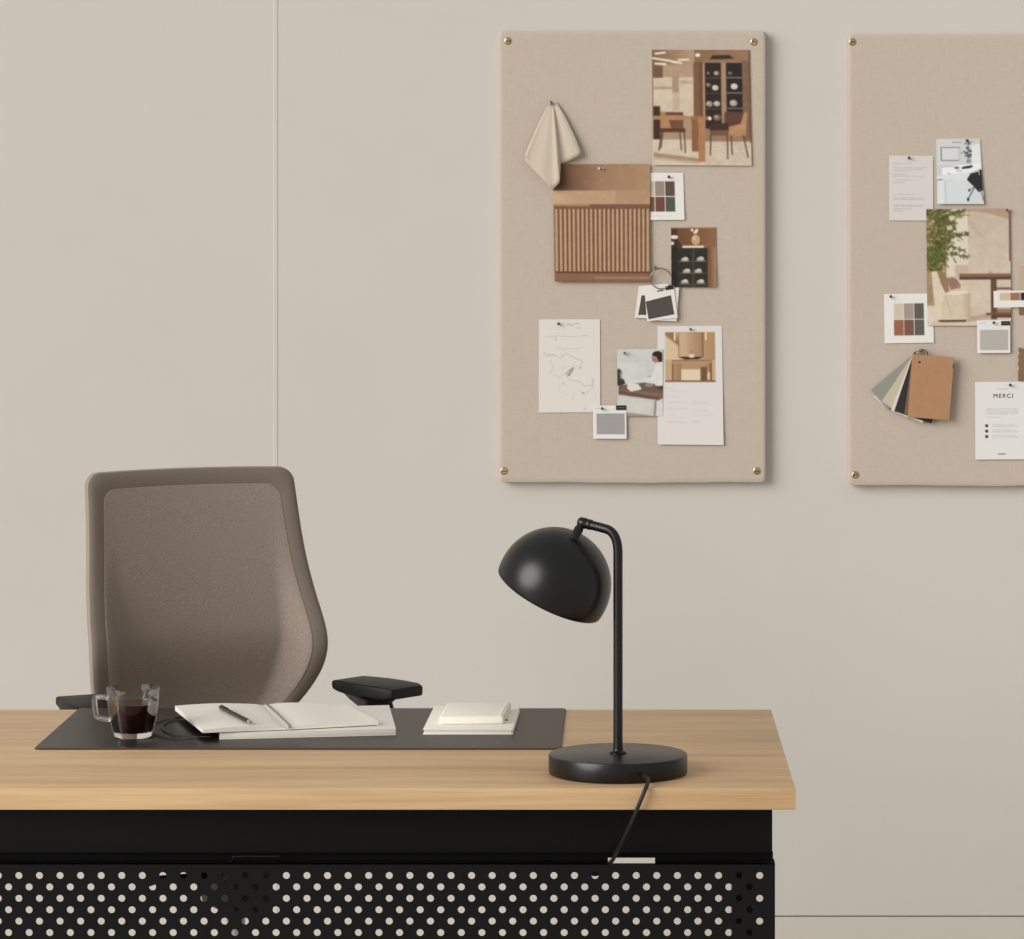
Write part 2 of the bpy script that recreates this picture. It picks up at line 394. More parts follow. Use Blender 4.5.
def sheet(name, quad, depth, cv, label, cat, curl=0.0, thick=0.0006, k=KW, group=None, parent=None, bow=0.0):
    """paper slab facing the room; quad = TL, TR, BR, BL measured on the photograph, at the board's distance"""
    a = cv.out(); ny, nx = a.shape[:2]
    TL, TR, BR, BL = [np.array(q, float) for q in quad]
    v, u = np.mgrid[0:ny, 0:nx]; u = u/(nx-1); v = v/(ny-1)
    P = (TL*((1-u)*(1-v))[..., None]+TR*(u*(1-v))[..., None]+BR*(u*v)[..., None]+BL*((1-u)*v)[..., None])
    Y = YB-depth-curl*v**2-bow*(2*u-1)**2
    X = (P[..., 0]-VX)*Y/F; Z = CZ-(P[..., 1]-VY)*Y/F
    front = np.stack([X, Y, Z], -1).reshape(-1, 3)
    idx = np.arange(ny*nx).reshape(ny, nx)
    loop = list(idx[0, :])+list(idx[1:, -1])+list(idx[-1, -2::-1])+list(idx[-2:0:-1, 0])
    back = front+np.array([0, thick, 0]); bidx = idx+ny*nx
    verts = np.concatenate([front, back])
    f = np.stack([idx[:-1, :-1], idx[1:, :-1], idx[1:, 1:], idx[:-1, 1:]], -1).reshape(-1, 4)
    g = np.stack([bidx[:-1, :-1], bidx[:-1, 1:], bidx[1:, 1:], bidx[1:, :-1]], -1).reshape(-1, 4)
    sd = [(loop[(q+1) % len(loop)], loop[q], loop[q]+ny*nx, loop[(q+1) % len(loop)]+ny*nx)[::-1] for q in range(len(loop))]
    faces = f.tolist()+g.tolist()+[list(map(int, q)) for q in sd]
    o0 = verts.mean(0); o0 = np.array([o0[0], YB-depth, o0[2]])
    me = bpy.data.meshes.new(name); me.from_pydata((verts-o0).tolist(), [], faces)
    ca = me.color_attributes.new('Col', 'FLOAT_COLOR', 'POINT')
    c = a/255.0; c = np.where(c <= .04045, c/12.92, ((c+.055)/1.055)**2.4)*k; c = np.clip(c, 0, .93)
    cc = np.ones((2*ny*nx, 4)); cc[:ny*nx, :3] = c.reshape(-1, 3); cc[ny*nx:, :3] = .72
    ca.data.foreach_set('color', cc.ravel())
    me.materials.append(M['print'])
    for p in me.polygons: p.use_smooth = True
    me.set_sharp_from_angle(angle=math.radians(40))
    o = bpy.data.objects.new(name, me); COL.objects.link(o)
    if parent: o.parent = parent; o.location = Vector(o0)-parent.location
    else: o.location = o0
    if label: tag(o, label, cat, group)
    return o
WH = (222, 218, 212)

# --- left board: dining room photo
c = Cv(99, 116, (170,140,110), 2.2, 50, 70, 7.226)
c.gx(50, 70, 360, 560, (150,118,88), (196,170,140)); c.gx(50,70,360,260,(120,90,64),(176,140,108), al=.7)
c.rect(60,270,350,560,(206,186,158)); c.rect(62,190,130,275,(118,84,58)); c.rect(130,180,350,270,(180,146,116))
c.rect(198,262,246,380,(170,136,108)); c.rect(60,340,200,358,(176,150,122)); c.rect(250,295,345,318,(182,158,132)); c.rect(200,380,250,510,(192,168,140))
c.rect(360,70,765,730,(140,102,74)); c.rect(352,160,392,800,(128,88,58)); c.rect(392,160,420,560,(112,76,50)); c.gx(420,70,765,165,(146,104,74),(152,112,82))
c.ell(385,110,20,14,(230,206,176)); c.ell(385,110,9,8,(250,240,220))
c.poly([(495,112),(615,108),(650,135),(470,140)],(58,42,32))
c.rect(425,150,715,730,(152,116,88)); c.rect(436,165,552,640,(46,36,32)); c.rect(590,165,706,520,(42,36,34)); c.rect(556,165,588,560,(168,130,98)); c.rect(420,165,434,640,(176,138,104))
c.rect(706,150,765,720,(130,92,66))
for y in (268,378,490): c.rect(592,y,704,y+7,(150,132,112)); c.rect(440,y+5,550,y+10,(110,92,76))
for (x,y,r,q) in ((520,240,20,(150,140,124)),(460,240,14,(96,84,74)),(510,345,24,(196,182,160)),(460,325,18,(120,104,90)),(520,460,24,(176,164,146)),(465,462,26,(150,134,116)),(520,560,28,(120,98,82)),(648,335,26,(206,190,166)),(640,455,28,(176,160,140)),(620,240,16,(90,86,84))):
    c.ell(x,y,r,r*.85,q); c.ell(x-r*.25,y-r*.2,r*.4,r*.3,(226,214,196),.6)
c.poly([(50,740),(360,800),(765,730),(765,910),(50,910)],(206,188,162)); c.rect(50,720,345,830,(208,190,164)); c.rect(430,735,765,910,(200,182,158))
for k in range(9): c.line(440+k*30,750+k%3*30,560+k*22,770+k%4*34,5,(222,206,184),.6)
c.poly([(60,815),(400,858),(400,885),(60,850)],(150,112,80),.7); c.line(60,860,380,890,6,(160,130,100),.7)
for s_ in (((75,100),(145,92)),((50,132),(160,148)),((160,148),(265,168)),((75,172),(150,176)),((245,145),(320,143)),((200,160),(262,166))): c.line(*s_[0],*s_[1],13,(240,224,196))
c.rect(60,480,108,720,(66,44,32)); c.poly([(108,520),(275,522),(275,640),(108,640)],(176,124,84)); c.rect(150,524,275,545,(104,66,44)); c.poly([(170,580),(275,580),(275,645),(190,645)],(104,62,42),.8)
c.rect(105,640,290,668,(92,54,38)); 
for l in (((118,665),(98,800)),((250,665),(260,795)),((282,665),(288,815)),((128,665),(112,780))): c.line(*l[0],*l[1],9,(98,64,44))
c.rect(60,550,350,578,(178,128,86)); c.rect(330,550,465,580,(150,104,70)); c.rect(335,578,384,808,(142,92,56)); c.rect(384,560,432,880,(176,118,74)); c.ell(468,567,12,14,(240,226,200))
c.poly([(575,522),(725,520),(720,610),(600,640),(575,610)],(98,60,44)); c.poly([(480,605),(600,600),(610,660),(470,665),(462,630)],(66,42,36)); c.poly([(470,655),(600,650),(610,690),(470,690)],(120,78,56))
c.poly([(715,520),(740,525),(725,690),(600,695),(605,625),(690,605)],(184,132,90))
for l in (((474,680),(468,830)),((594,690),(594,858)),((620,690),(626,825)),((708,690),(740,845))): c.line(*l[0],*l[1],9,(96,62,44))
c.rect(755,70,765,740,(108,76,56)); c.grain(4)
sheet('photo_print', [(652,49.7),(749.5,50),(751.6,165.7),(652.6,165)], .0022, c, 'photo of a dining room with table, chairs and dark glass cabinet', 'photograph', curl=.002, group='photographs on the pin boards')

# --- slatted cabinet photo (ox 177, oy 347, zoom 4.695)
c = Cv(97, 118, (168,132,98), 2.4, 177, 347, 4.695)
c.gx(177,347,400,472,(92,58,40),(160,120,88)); c.gx(400,347,640,472,(160,120,88),(178,138,98)); c.gx(177,347,640,472,(0,0,0),(0,0,0),al=.0)
for k in range(12): c.rect(505+k*11,350,508+k*11,472,(146,108,76),.35)
c.rect(177,472,640,536,(188,148,112)); c.gx(177,472,300,536,(200,164,126),(188,148,112)); c.rect(470,472,632,536,(176,136,100),.7)
c.rect(180,536,632,556,(126,84,58)); c.rect(177,536,350,546,(168,124,90))
c.rect(180,556,632,852,(98,64,44))
for k in range(22):
    x = 186+k*20.4; c.gx(x,558,x+12.5,852,(206,164,126),(178,134,98)); 
c.rect(180,556,184,852,(150,110,80)); c.rect(182,852,632,900,(140,96,66)); c.rect(182,852,632,860,(92,58,40)); c.rect(370,876,632,886,(176,132,98),.7); c.rect(184,898,632,902,(120,80,56))
c.ell(394,368,7,5,(235,225,205)); c.ell(407,369,7,5,(235,225,205)); c.grain(3)
sheet('photo_print', [(552.8,164.2),(650,164),(650.2,281.8),(554.2,281.6)], .0045, c, 'photo of a slatted wooden cabinet front, partly under the hanging cloth', 'photograph', curl=.003, group='photographs on the pin boards')

# --- colour card behind it (zoom3: 625,165 x5.69)
def colour_card(W, H, cols, rows, frame, gap=.8):
    c = Cv(W, H, (224,221,214), 3.0)
    x0, y0, x1, y1 = frame; n = len(cols)//rows; w = (x1-x0)/n; h = (y1-y0)/rows
    for i, q in enumerate(cols):
        a, bb = i % n, i//n; c.rect(x0+a*w+gap/2, y0+bb*h+gap/2, x0+(a+1)*w-gap/2, y0+(bb+1)*h-gap/2, q)
    return c
c = colour_card(43, 47, [(196,178,154),(150,132,116),(94,74,64),(122,76,62),(110,70,58),(84,82,78)], 2, (3.3,8.2,34.2,39))
c.text(8, 30, 43, (180,176,170), .7)
sheet('colour_card', [(641,172.5),(683.2,173),(684.5,219.8),(642,220)], .0015, c, 'white card of brown colour swatches half hidden behind the slatted cabinet photo', 'colour card', curl=.002, group='colour cards on the pin boards')

# --- shelf photo
c = Cv(45, 60, (120,80,50), 3.0, 262, 355, 5.69)
c.gx(262,355,520,695,(104,66,42),(146,98,62)); c.rect(265,355,520,362,(176,136,100)); c.rect(262,470,300,695,(40,34,30)); c.gx(470,470,520,695,(112,74,46),(176,128,88))
c.rect(264,362,296,470,(74,48,34)); c.ell(281,411,22,11,(226,214,196)); c.ell(268,446,12,10,(220,206,186)); c.poly([(265,470),(300,420),(330,470)],(50,38,32),.7)
c.rect(296,474,470,695,(44,44,38)); c.rect(380,476,395,695,(60,62,52)); c.rect(326,460,448,473,(214,200,178)); c.rect(468,470,480,695,(120,78,50))
c.ell(402,428,24,30,(196,152,114)); c.ell(400,385,12,9,(226,196,160)); c.ell(382,372,8,7,(236,224,206)); c.ell(408,374,9,8,(236,224,206)); c.ell(394,418,8,14,(220,182,144))
for y in (548,615,682): c.rect(300,y,466,y+3,(92,90,80))
for (x,y) in ((340,538),(428,536),(350,604),(415,604),(338,664),(428,664)):
    c.ell(x,y,22,10,(176,162,142)); c.ell(x+4,y-6,14,8,(206,192,170)); c.rect(x-28,y+8,x+28,y+12,(150,138,120))
c.grain(3)
sheet('photo_print', [(671,227.4),(716,227),(716.3,287.2),(671.5,287.2)], .0016, c, 'small dark photo of a black shelf cabinet with pottery, right side of the left board', 'photograph', curl=.003, group='photographs on the pin boards')

# --- pencil sketch (530,310 x6.96)
c = Cv(60.5, 92.5, (217,211,202), 2.4, 62, 65, 6.96)
G_ = (120,114,108)
c.pl([(255,108),(270,96),(290,108),(320,94),(345,98)],4,G_,.6); c.pl([(310,124),(360,126)],3,G_,.5)
for y in (185,187): c.pl([(108,y),(200,y-4),(300,y),(395,y-8)],2.5,G_,.25)
c.pl([(170,262),(230,270),(300,268),(365,262)],3,G_,.35); c.pl([(178,190),(182,212)],5,G_,.5)
c.pl([(95,290),(120,322),(170,308)],4,G_,.5); c.pl([(120,300),(210,330),(250,300),(330,345),(358,350),(352,400),(335,410)],3.5,G_,.45)
c.pl([(140,350),(160,400),(140,430),(200,470),(240,440),(270,480)],3,G_,.35); c.pl([(140,430),(300,380),(352,400)],2.5,G_,.3)
c.pl([(250,440),(280,410),(300,400),(275,450),(260,455),(295,415)],7,G_,.6); c.pl([(300,400),(262,445)],8,G_,.5)
c.pl([(270,480),(350,500),(380,530),(430,520),(436,480)],3.5,G_,.4); c.pl([(430,470),(430,540),(370,590),(350,560)],3,G_,.4); c.pl([(360,575),(372,572)],8,G_,.7)
c.pl([(225,505),(240,510)],6,G_,.5); c.pl([(370,690),(390,676)],5,G_,.4); c.pl([(200,470),(205,560),(300,620),(300,560)],2.2,G_,.2); c.pl([(230,260),(225,440)],2,G_,.2)
sheet('sketch_sheet', [(539,319.4),(600,319.2),(600.3,412.2),(538.8,412.6)], .0014, c, 'cream sheet with a faint pencil furniture sketch, lower left of the left board', 'paper sheet', curl=.0004)

# --- white card with photo and text (610,320 x7.225)
c = Cv(65, 119, (216,210,206), 2.2, 343, 44, 7.225)
c.gx(400,90,760,450,(206,176,138),(176,134,92)); c.poly([(400,90),(480,90),(500,190),(400,110)],(140,98,62),.8); c.poly([(400,130),(500,200),(500,300),(400,330)],(214,188,152),.8)
c.rect(495,90,675,275,(178,138,98)); c.rect(500,95,670,265,(198,166,130)); c.gx(560,95,670,265,(190,156,120),(164,124,88)); c.rect(495,90,500,270,(116,80,52)); c.rect(668,90,676,270,(116,80,52))
for x in (470,695): c.rect(x-10,90,x+10,155,(150,104,64)); c.rect(x-6,92,x+6,150,(250,226,180))
c.poly([(500,268),(670,268),(640,285),(540,288)],(64,42,30)); c.ell(590,262,22,14,(226,204,172)); c.ell(588,230,8,20,(150,122,96),.5)
c.rect(400,290,760,450,(196,160,120)); c.rect(445,292,735,318,(184,140,96)); c.rect(448,292,735,298,(120,84,56)); c.rect(452,318,485,440,(176,130,88)); c.rect(485,318,520,440,(164,124,88)); c.rect(520,318,700,360,(176,140,102)); c.rect(700,318,730,440,(168,122,80)); c.rect(655,340,700,440,(120,80,52)); c.rect(448,318,456,440,(110,74,48)); c.rect(724,310,734,440,(110,74,48)); c.ell(712,405,10,32,(236,206,160),.8)
c.rect(515,358,650,442,(222,200,168)); c.rect(400,438,760,450,(128,92,64)); c.line(560,200,560,100,2,(120,90,64),.4)
for y,x0,x1 in ((498,405,470),(520,405,540),(552,405,480),(594,412,560),(602,412,545),(640,412,555),(648,412,560),(688,412,465),(708,412,545),(736,412,550),(744,412,550),(590,592,720),(598,592,690),(614,592,740),(650,592,712),(658,592,690),(684,592,735),(694,592,745),(730,592,660),(738,592,650)):
    c.text(x0,x1,y,(150,146,152),2.6,.45)
sheet('printed_card', [(657.5,326.2),(721.8,325.8),(723.6,445),(657.6,444.4)], .0010, c, 'tall white card with a console table picture above two columns of text', 'printed card', curl=.0035)

# --- man photo (610,320 x7.225)
c = Cv(45.5, 67, (196,198,192), 2.6, 50, 210, 7.225)
c.gx(50,210,385,480,(206,207,200),(190,192,188)); c.gx(50,210,385,300,(200,202,194),(196,198,192),vert=True)
c.poly([(345,300),(385,310),(385,500),(310,490),(290,440),(325,330)],(214,212,206)); c.poly([(262,412),(290,402),(306,420),(290,436),(266,430)],(112,92,88)); c.poly([(130,440),(300,405),(330,440),(240,470),(130,470)],(206,206,202))
c.ell(330,276,30,34,(172,130,108)); c.poly([(300,258),(312,234),(345,226),(374,244),(374,300),(350,306),(342,284),(330,262)],(46,32,28)); c.ell(340,246,34,20,(44,32,28)); c.ell(320,290,14,12,(160,116,96)); 
c.poly([(52,352),(70,352),(90,380),(76,410),(100,430),(110,456),(80,470),(52,470)],(52,52,52)); c.poly([(70,380),(90,370),(86,420),(76,430)],(150,150,146))
c.poly([(60,470),(200,455),(383,480),(383,560),(340,578),(60,530)],(132,100,86)); c.poly([(60,470),(200,460),(383,500),(383,530),(60,500)],(112,80,68),.8); c.poly([(60,505),(383,560),(340,580),(60,535)],(104,70,58),.8)
c.poly([(128,455),(215,462),(225,500),(150,515),(120,490)],(216,212,200)); c.poly([(200,456),(240,450),(320,462),(330,490),(240,500),(215,480)],(104,88,80)); c.ell(280,470,30,12,(150,130,118)); c.poly([(320,490),(383,470),(383,500)],(70,52,46))
c.poly([(58,535),(330,575),(330,650),(315,692),(58,662)],(190,190,182)); c.poly([(58,548),(300,585),(290,680),(58,655)],(200,200,192)); c.poly([(315,582),(383,590),(383,693),(310,693)],(206,204,198)); c.poly([(318,580),(332,582),(326,692),(310,692)],(140,132,124)); c.poly([(50,656),(310,690),(383,693),(50,696)],(160,136,118))
c.grain(3)
sheet('photo_print', [(617,349.3),(662.6,349),(663,416.2),(617.4,416.6)], .0030, c, 'photo of a dark-haired person in white leaning over a kitchen counter', 'photograph', curl=.0006, group='photographs on the pin boards')

# --- grey fabric sample cards
def sample_card(W, H, rect, lab, col, weave=True):
    c = Cv(W, H, (222,220,215), 3.5)
    x0, y0, x1, y1 = rect; c.rect(x0, y0, x1, y1, col)
    if weave:
        y = y0+.8
        while y < y1: c.rect(x0, y, x1, y+.5, (col[0]-22, col[1]-22, col[2]-22), .55); y += 1.3
        x = x0+.8
        while x < x1: c.rect(x, y0, x+.4, y1, (col[0]+18, col[1]+18, col[2]+18), .4); x += 1.4
    x0, y0, x1, y1 = lab; c.rect(x0, y0, x1, y1, (36,34,34)); c.text(x0+1, x1-1, (y0+y1)/2, (130,128,126), .8, .7)
    c.text(3, 9, 3, (150,148,146), .7, .5)
    return c
c = sample_card(33.3, 33.2, (3.6,8,31.6,28.6), (23,0,33.3,4.8), (158,154,152))
sheet('fabric_sample_card', [(593,405.6),(626.3,405.3),(626.5,438.8),(593.2,438.6)], .0043, c, 'small white card with grey woven fabric square, overlapping the corner of the sketch sheet', 'fabric sample', curl=.0015, group='fabric sample cards')

# --- right board: text page (880,130 x7.11)
c = Cv(44.3, 65, (209,202,198), 2.6, 65, 182, 7.11)
for y,x0,x1 in ((240,98,230),(268,98,340),(282,98,300),(294,98,210),(316,98,180),(330,98,310),(355,98,228),(374,98,180),(458,98,245),(484,98,310),(494,98,320),(534,98,325),(542,98,310),(560,98,220),(576,98,165)): c.text(x0,x1,y,(128,122,122),3.4,.62)
sheet('typed_letter', [(889,155.5),(933,155.8),(933.2,220.6),(889.2,220.4)], .0014, c, 'pale letter-like page of small grey lines beside the white desk photo', 'paper sheet', curl=.0008)

# --- white desk photo
c = Cv(45.5, 65.2, (196,200,198), 2.8, 400, 62, 7.11)
c.gx(400,62,740,250,(204,206,204),(196,200,200)); c.rect(655,100,715,250,(220,222,220)); c.rect(515,86,585,93,(130,130,130),.7)
c.rect(432,122,575,220,(120,122,124)); c.rect(440,128,560,213,(206,208,208)); c.rect(560,128,575,220,(188,192,194))
c.poly([(440,270),(560,248),(715,240),(715,270),(640,300),(440,320)],(228,230,228)); c.poly([(575,268),(600,258),(655,250),(660,262),(640,272),(585,278)],(62,62,64)); c.ell(545,268,18,10,(120,120,122)); c.ell(560,290,22,12,(200,204,206)); c.line(480,310,545,325,7,(150,152,156)); c.line(470,260,560,262,5,(160,158,156),.6)
c.rect(400,330,720,525,(200,206,208)); c.poly([(400,325),(620,300),(640,330),(620,360),(470,355),(400,350)],(212,216,216)); c.line(400,356,440,350,6,(110,110,112)); c.poly([(470,370),(620,350),(620,500),(470,520)],(206,212,214)); c.rect(410,360,450,520,(214,218,218)); c.line(455,360,468,520,4,(166,170,174),.6)
for (x,y,r) in ((625,76,11),(640,100,9),(615,98,8),(628,130,14),(645,150,14),(618,165,14),(635,185,18),(600,155,8),(648,175,10),(584,166,6),(610,185,8),(625,222,10),(640,222,8)): c.ell(x,y,r,r*.8,(70,72,74),.75)
c.line(632,80,628,230,5,(90,92,94)); c.rect(615,205,650,240,(150,152,156),.6)
c.poly([(612,352),(640,310),(700,295),(705,280),(722,285),(722,430),(690,440),(660,402)],(42,40,44)); c.poly([(700,290),(704,290),(704,320),(698,320)],(206,206,206))
c.pl([(665,405),(620,480)],7,(84,84,88)); c.pl([(690,430),(705,420),(722,500)],6,(84,84,88)); c.ell(615,492,8,13,(40,40,44)); c.ell(626,428,8,9,(60,60,64)); c.line(665,400,630,425,4,(80,80,84)); c.ell(732,500,5,18,(70,70,74))
sheet('photo_print', [(936.3,138.8),(980,138.5),(984,204),(937,204)], .0017, c, 'pale photo of a white desk and black swivel chair, top of the right board', 'photograph', curl=.004, group='photographs on the pin boards')

# --- plant photo (920,200 x7.22)
c = Cv(84, 117, (206,188,166), 2.4, 45, 63, 7.22)
c.gx(45,63,190,760,(164,134,92),(190,164,130)); c.rect(190,90,345,560,(216,202,182)); c.gx(345,80,640,800,(196,176,154),(208,190,168),vert=True)
c.poly([(345,63),(640,63),(640,140),(480,95),(345,78)],(180,146,118)); c.poly([(345,100),(420,220),(480,280),(400,260),(345,170)],(190,166,144),.7)
c.rect(45,600,90,740,(164,132,100))
for k in range(900):
    t = random.random(); y = 66+t*440; xc = 125+35*math.sin(t*5); sp = 95*(1-.35*t) + (50 if (t<.12 or .38<t<.46) else 0)
    x = xc+random.gauss(0, .55)*sp; x = min(max(x, 48), 345)
    g = random.choice([(100,102,40),(80,84,34),(124,118,56),(66,68,32),(88,104,40),(140,128,70),(74,80,34)])
    l = random.uniform(14, 42); a = random.uniform(-.9, 1.2)
    c.line(x, y, x+l*math.cos(a), y+l*math.sin(a), random.uniform(5, 10), g, .85)
for (x,y) in ((230,130),(270,190),(215,200),(300,300),(220,370),(270,400),(240,290),(300,200)): c.ell(x,y,random.uniform(12,24),random.uniform(10,20),(220,206,186),.8)
for l in (((200,275),(345,240)),((200,330),(310,365)),((200,385),(345,412)),((190,110),(320,72))):
    for q in range(26):
        t = random.random(); x = l[0][0]+(l[1][0]-l[0][0])*t; y = l[0][1]+(l[1][1]-l[0][1])*t; c.line(x, y, x+random.uniform(-8,26), y+random.uniform(-20,20), random.uniform(6,11), random.choice([(88,92,40),(104,100,50),(72,76,36)]), .8)
c.line(180,120,178,540,7,(104,84,54),.7); c.rect(250,470,345,560,(196,172,148))
c.rect(45,780,640,925,(214,198,176)); c.gx(350,770,660,880,(200,178,152),(214,198,176)); c.poly([(100,870),(640,850),(640,925),(45,925)],(206,188,164)); c.poly([(330,845),(470,820),(520,850),(330,882)],(164,140,116),.6)
c.poly([(80,515),(120,512),(190,600),(205,700),(240,860),(120,870),(95,720)],(216,198,172)); c.poly([(120,515),(180,530),(200,600),(205,660),(180,670),(150,610)],(150,116,84)); c.poly([(185,560),(240,555),(290,610),(285,635),(215,650)],(160,122,98)); c.ell(240,600,36,36,(148,108,88),.7)
c.poly([(180,680),(215,655),(330,650),(356,670),(356,830),(330,868),(150,872),(150,760)],(208,190,162)); c.poly([(180,680),(215,658),(330,652),(345,670),(240,690)],(224,208,184)); c.gx(300,672,356,850,(208,190,162),(176,150,120),al=.7); c.line(175,690,225,850,5,(180,158,130),.7); c.poly([(120,866),(330,864),(320,880),(140,880)],(84,58,42))
c.rect(280,532,660,560,(136,96,70)); c.rect(280,556,660,575,(92,60,44)); c.rect(490,510,520,532,(190,160,132)); c.rect(505,575,548,862,(104,70,52)); c.rect(545,632,660,646,(110,80,62)); c.rect(470,815,660,832,(120,78,58)); c.rect(548,785,660,815,(150,116,92)); c.rect(510,830,660,850,(92,60,46))
c.rect(640,80,652,440,(124,84,66)); c.rect(652,63,662,925,(212,200,182)); c.grain(3)
sheet('photo_print', [(926.2,209),(1010,208.6),(1011.2,325.4),(927.4,325.8)], .0032, c, 'photo of a green plant, cream armchair and wooden table on the right board', 'photograph', curl=.0008, group='photographs on the pin boards')

# --- colour card right board
c = colour_card(49, 49.5, [(202,186,166),(160,144,130),(98,90,80),(154,96,70),(122,84,68),(90,92,84)], 2, (9.4,9.6,40,42), .6)
sheet('colour_card', [(884,294),(932.5,293.4),(933.9,342.6),(884.6,343.4)], .0012, c, 'white card with six colour squares above the fan of sample boards', 'colour card', curl=.0012, group='colour cards on the pin boards')
# --- photo cut by the frame edge
c = Cv(50, 50, (196,174,142), 2.0); c.gx(0,0,50,28,(190,170,140),(170,140,108)); c.rect(0,36,50,50,(132,98,72)); c.rect(0,28,50,36,(206,190,168)); c.ell(28,22,10,14,(120,84,60))
sheet('photo_print', [(1018.8,266),(1068,265.8),(1068,315),(1019,315)], .0016, c, 'photo mostly cut off by the right frame edge, behind the three-colour strip', 'photograph', group='photographs on the pin boards')
# --- strip card
c = Cv(62, 16.6, (224,221,214), 3.0)
for i, q in enumerate([(206,180,148),(162,108,78),(44,40,42),(120,112,100)]): c.rect(6.2+i*10.6, 2.2, 6.2+i*10.6+10, 9.6, q)
sheet('colour_card', [(993.5,291),(1055,290),(1055.4,306.6),(993.8,307.6)], .0050, c, 'narrow white strip card with beige, brown and black squares at the right edge', 'colour card', group='colour cards on the pin boards')
# --- grey sample
c = sample_card(33, 32.4, (3,9.6,31,29.6), (24,1.2,33,5.4), (176,170,162), False)
sheet('fabric_sample_card', [(977,320.4),(1010.2,320),(1010.2,352.8),(977.2,353)], .0050, c, 'small white card with plain light grey square under the plant photo', 'fabric sample', curl=.001, group='fabric sample cards')
# --- MERCI page
c = Cv(55.5, 77.6, (219,216,213), 2.8)
GR = (150,147,146)
c.text(22,33,7.2,(150,148,146),.6,.7)
for y in (27,28.7,30.4,32): c.text(10.5,43,y,GR,.7,.5)
c.text(10.5,26,35.4,GR,.7,.4)
for y in (43.8,49.2,54.6): c.ell(11.6,y,1.5,1.5,(44,42,42)); c.text(17,40,y-1,GR,.7,.5); c.text(17,43,y+.8,GR,.7,.5)
c.text(23,30,72,(110,108,106),1.2,.7)
merci = sheet('thank_you_note', [(975,382),(1030.5,381.6),(1030.8,459.2),(975.4,459.6)], .0016, c, 'white note headed MERCI with three black dots, lower right corner', 'paper sheet', curl=.002)
tc_ = bpy.data.curves.new('heading', 'FONT'); tc_.body = 'MERCI'; tc_.size = .0122; tc_.extrude = .00015; tc_.offset = 0; tc_.align_x = 'CENTER'; tc_.space_character = 1.25
tob = bpy.data.objects.new('tmp', tc_); COL.objects.link(tob)
dg = bpy.context.evaluated_depsgraph_get(); me = bpy.data.meshes.new_from_object(tob.evaluated_get(dg)); bpy.data.objects.remove(tob)
me.materials.append(mat('heading_ink', (66,64,64), .7, k=KW)); head = bpy.data.objects.new('heading', me); COL.objects.link(head)
p = at(1003.2, 397.8, YB-.0021); head.parent = merci; head.location = p-merci.location; head.rotation_euler = (PI/2, 0, 0)

# --- torn veneer piece at the frame edge
pts = [(1018.5,347.5),(1021,348),(1022,349.5),(1027,346.5),(1050,347),(1062,348),(1062,381),(1018,380.5),(1018,372),(1019,368),(1017.6,364),(1018.8,360),(1017.8,356),(1019.6,353),(1018.4,351)]
b = BM(); prism(b, [(at(x,y,YB).x, at(x,y,YB).z) for x, y in pts], YB-.0045, YB-.0005)
o = obj('veneer_sample', b, M['brown']); origin(o, at(1040,364,YB-.0005)); tag(o, 'brown wood veneer sample with ragged edge, cut by the right frame edge above MERCI note', 'wood sample')

# ------------------------------------------------------------------ hanging linen swatch
ends = [((526,153),.010),((525.3,161),.014),((539,175.5),.017),((552.6,189.6),.020),((559.6,182.5),.022),((560.2,172),.018),((560.6,163.5),.006),((570,160.5),.010),((581.6,154.2),.014),((579.5,148),.012),((566,117.5),.006)]
b = BM(); top = at(551.5,102,YB-.006); nr = 14; cols = []
dense = []
for (e0, d0), (e1, d1) in zip(ends[:-1], ends[1:]):
    for t in (0, .25, .5, .75): dense.append(((e0[0]+(e1[0]-e0[0])*t, e0[1]+(e1[1]-e0[1])*t), d0+(d1-d0)*t))
dense.append(ends[-1])
for k, ((ex, ey), d) in enumerate(dense):
    tt = k/(len(dense)-1); row = []
    for j in range(nr+1):
        s = j/nr; sx = 551+4*tt; sy = 101.5+2.0*math.sin(PI*tt)
        w = s**.85
        # sides bow outward a little like draped cloth
        px = sx+(ex-sx)*w; py = sy+(ey-sy)*s
        dd = .003+d*(s**.6)*(1-.25*s)+.0012*math.sin(k*.9)*s
        row.append(b.verts.new(at(px, py, YB-dd)))
    cols.append(row)
for A, B_ in zip(cols[:-1], cols[1:]):
    for j in range(nr): b.faces.new((A[j], B_[j], B_[j+1], A[j+1]))
o = obj('linen_swatch', b, M['linen'], smooth=True); origin(o, top); md = o.modifiers.new('thickness', 'SOLIDIFY'); md.thickness = .0012; md.offset = 0
tag(o, 'pale linen cloth hanging in a fold from a pin, upper left of the left board', 'cloth')

# ------------------------------------------------------------------ pins
def pin(px, py, depth, label, m='dark_pin', r=.0027):
    p = at(px, py, YB-depth); b = BM(); m4 = frame_to((p.x, YB-depth+.002, p.z), (0, -1, .25))
    lathe(b, [(0,0),(.0005,0),(.0006,.003),(r*.95,.0035),(r,.0045),(r*.6,.0055),(r*.5,.0090),(r*.85,.0100),(r*.8,.0108),(0,.0110)], 16, M4=m4)
    o = obj('push_pin', b, M[m], angle=40); origin(o, (p.x, YB-depth, p.z)); return tag(o, label, 'pin', 'push pins on the boards')
pin(551.2,103.4,.006,'silver pin holding up the folded linen cloth','steel',.0036)
pin(668.8,177.6,.0022,'pin on the half-hidden card of brown swatches')
pin(655.4,268,.001,'silver pin that the wire ring of charcoal samples hangs from','steel')
pin(558.6,324.4,.0025,'pin at the top of the pencil sketch sheet')
pin(624.6,353.8,.0044,'pin in the top corner of the kitchen counter photo','steel')
pin(690.6,330,.002,'pin above the console table picture on the tall card','dark_pin',.0024)
pin(602.2,409.2,.0053,'pin in the small grey fabric card over the sketch corner')
pin(908.9,158.6,.002,'pin at the top of the pale letter page')
pin(967.4,141.8,.0024,'pin at the top of the white desk photo')
pin(1007,210.8,.0053,'silver pin in the top right corner of the plant photo','steel')
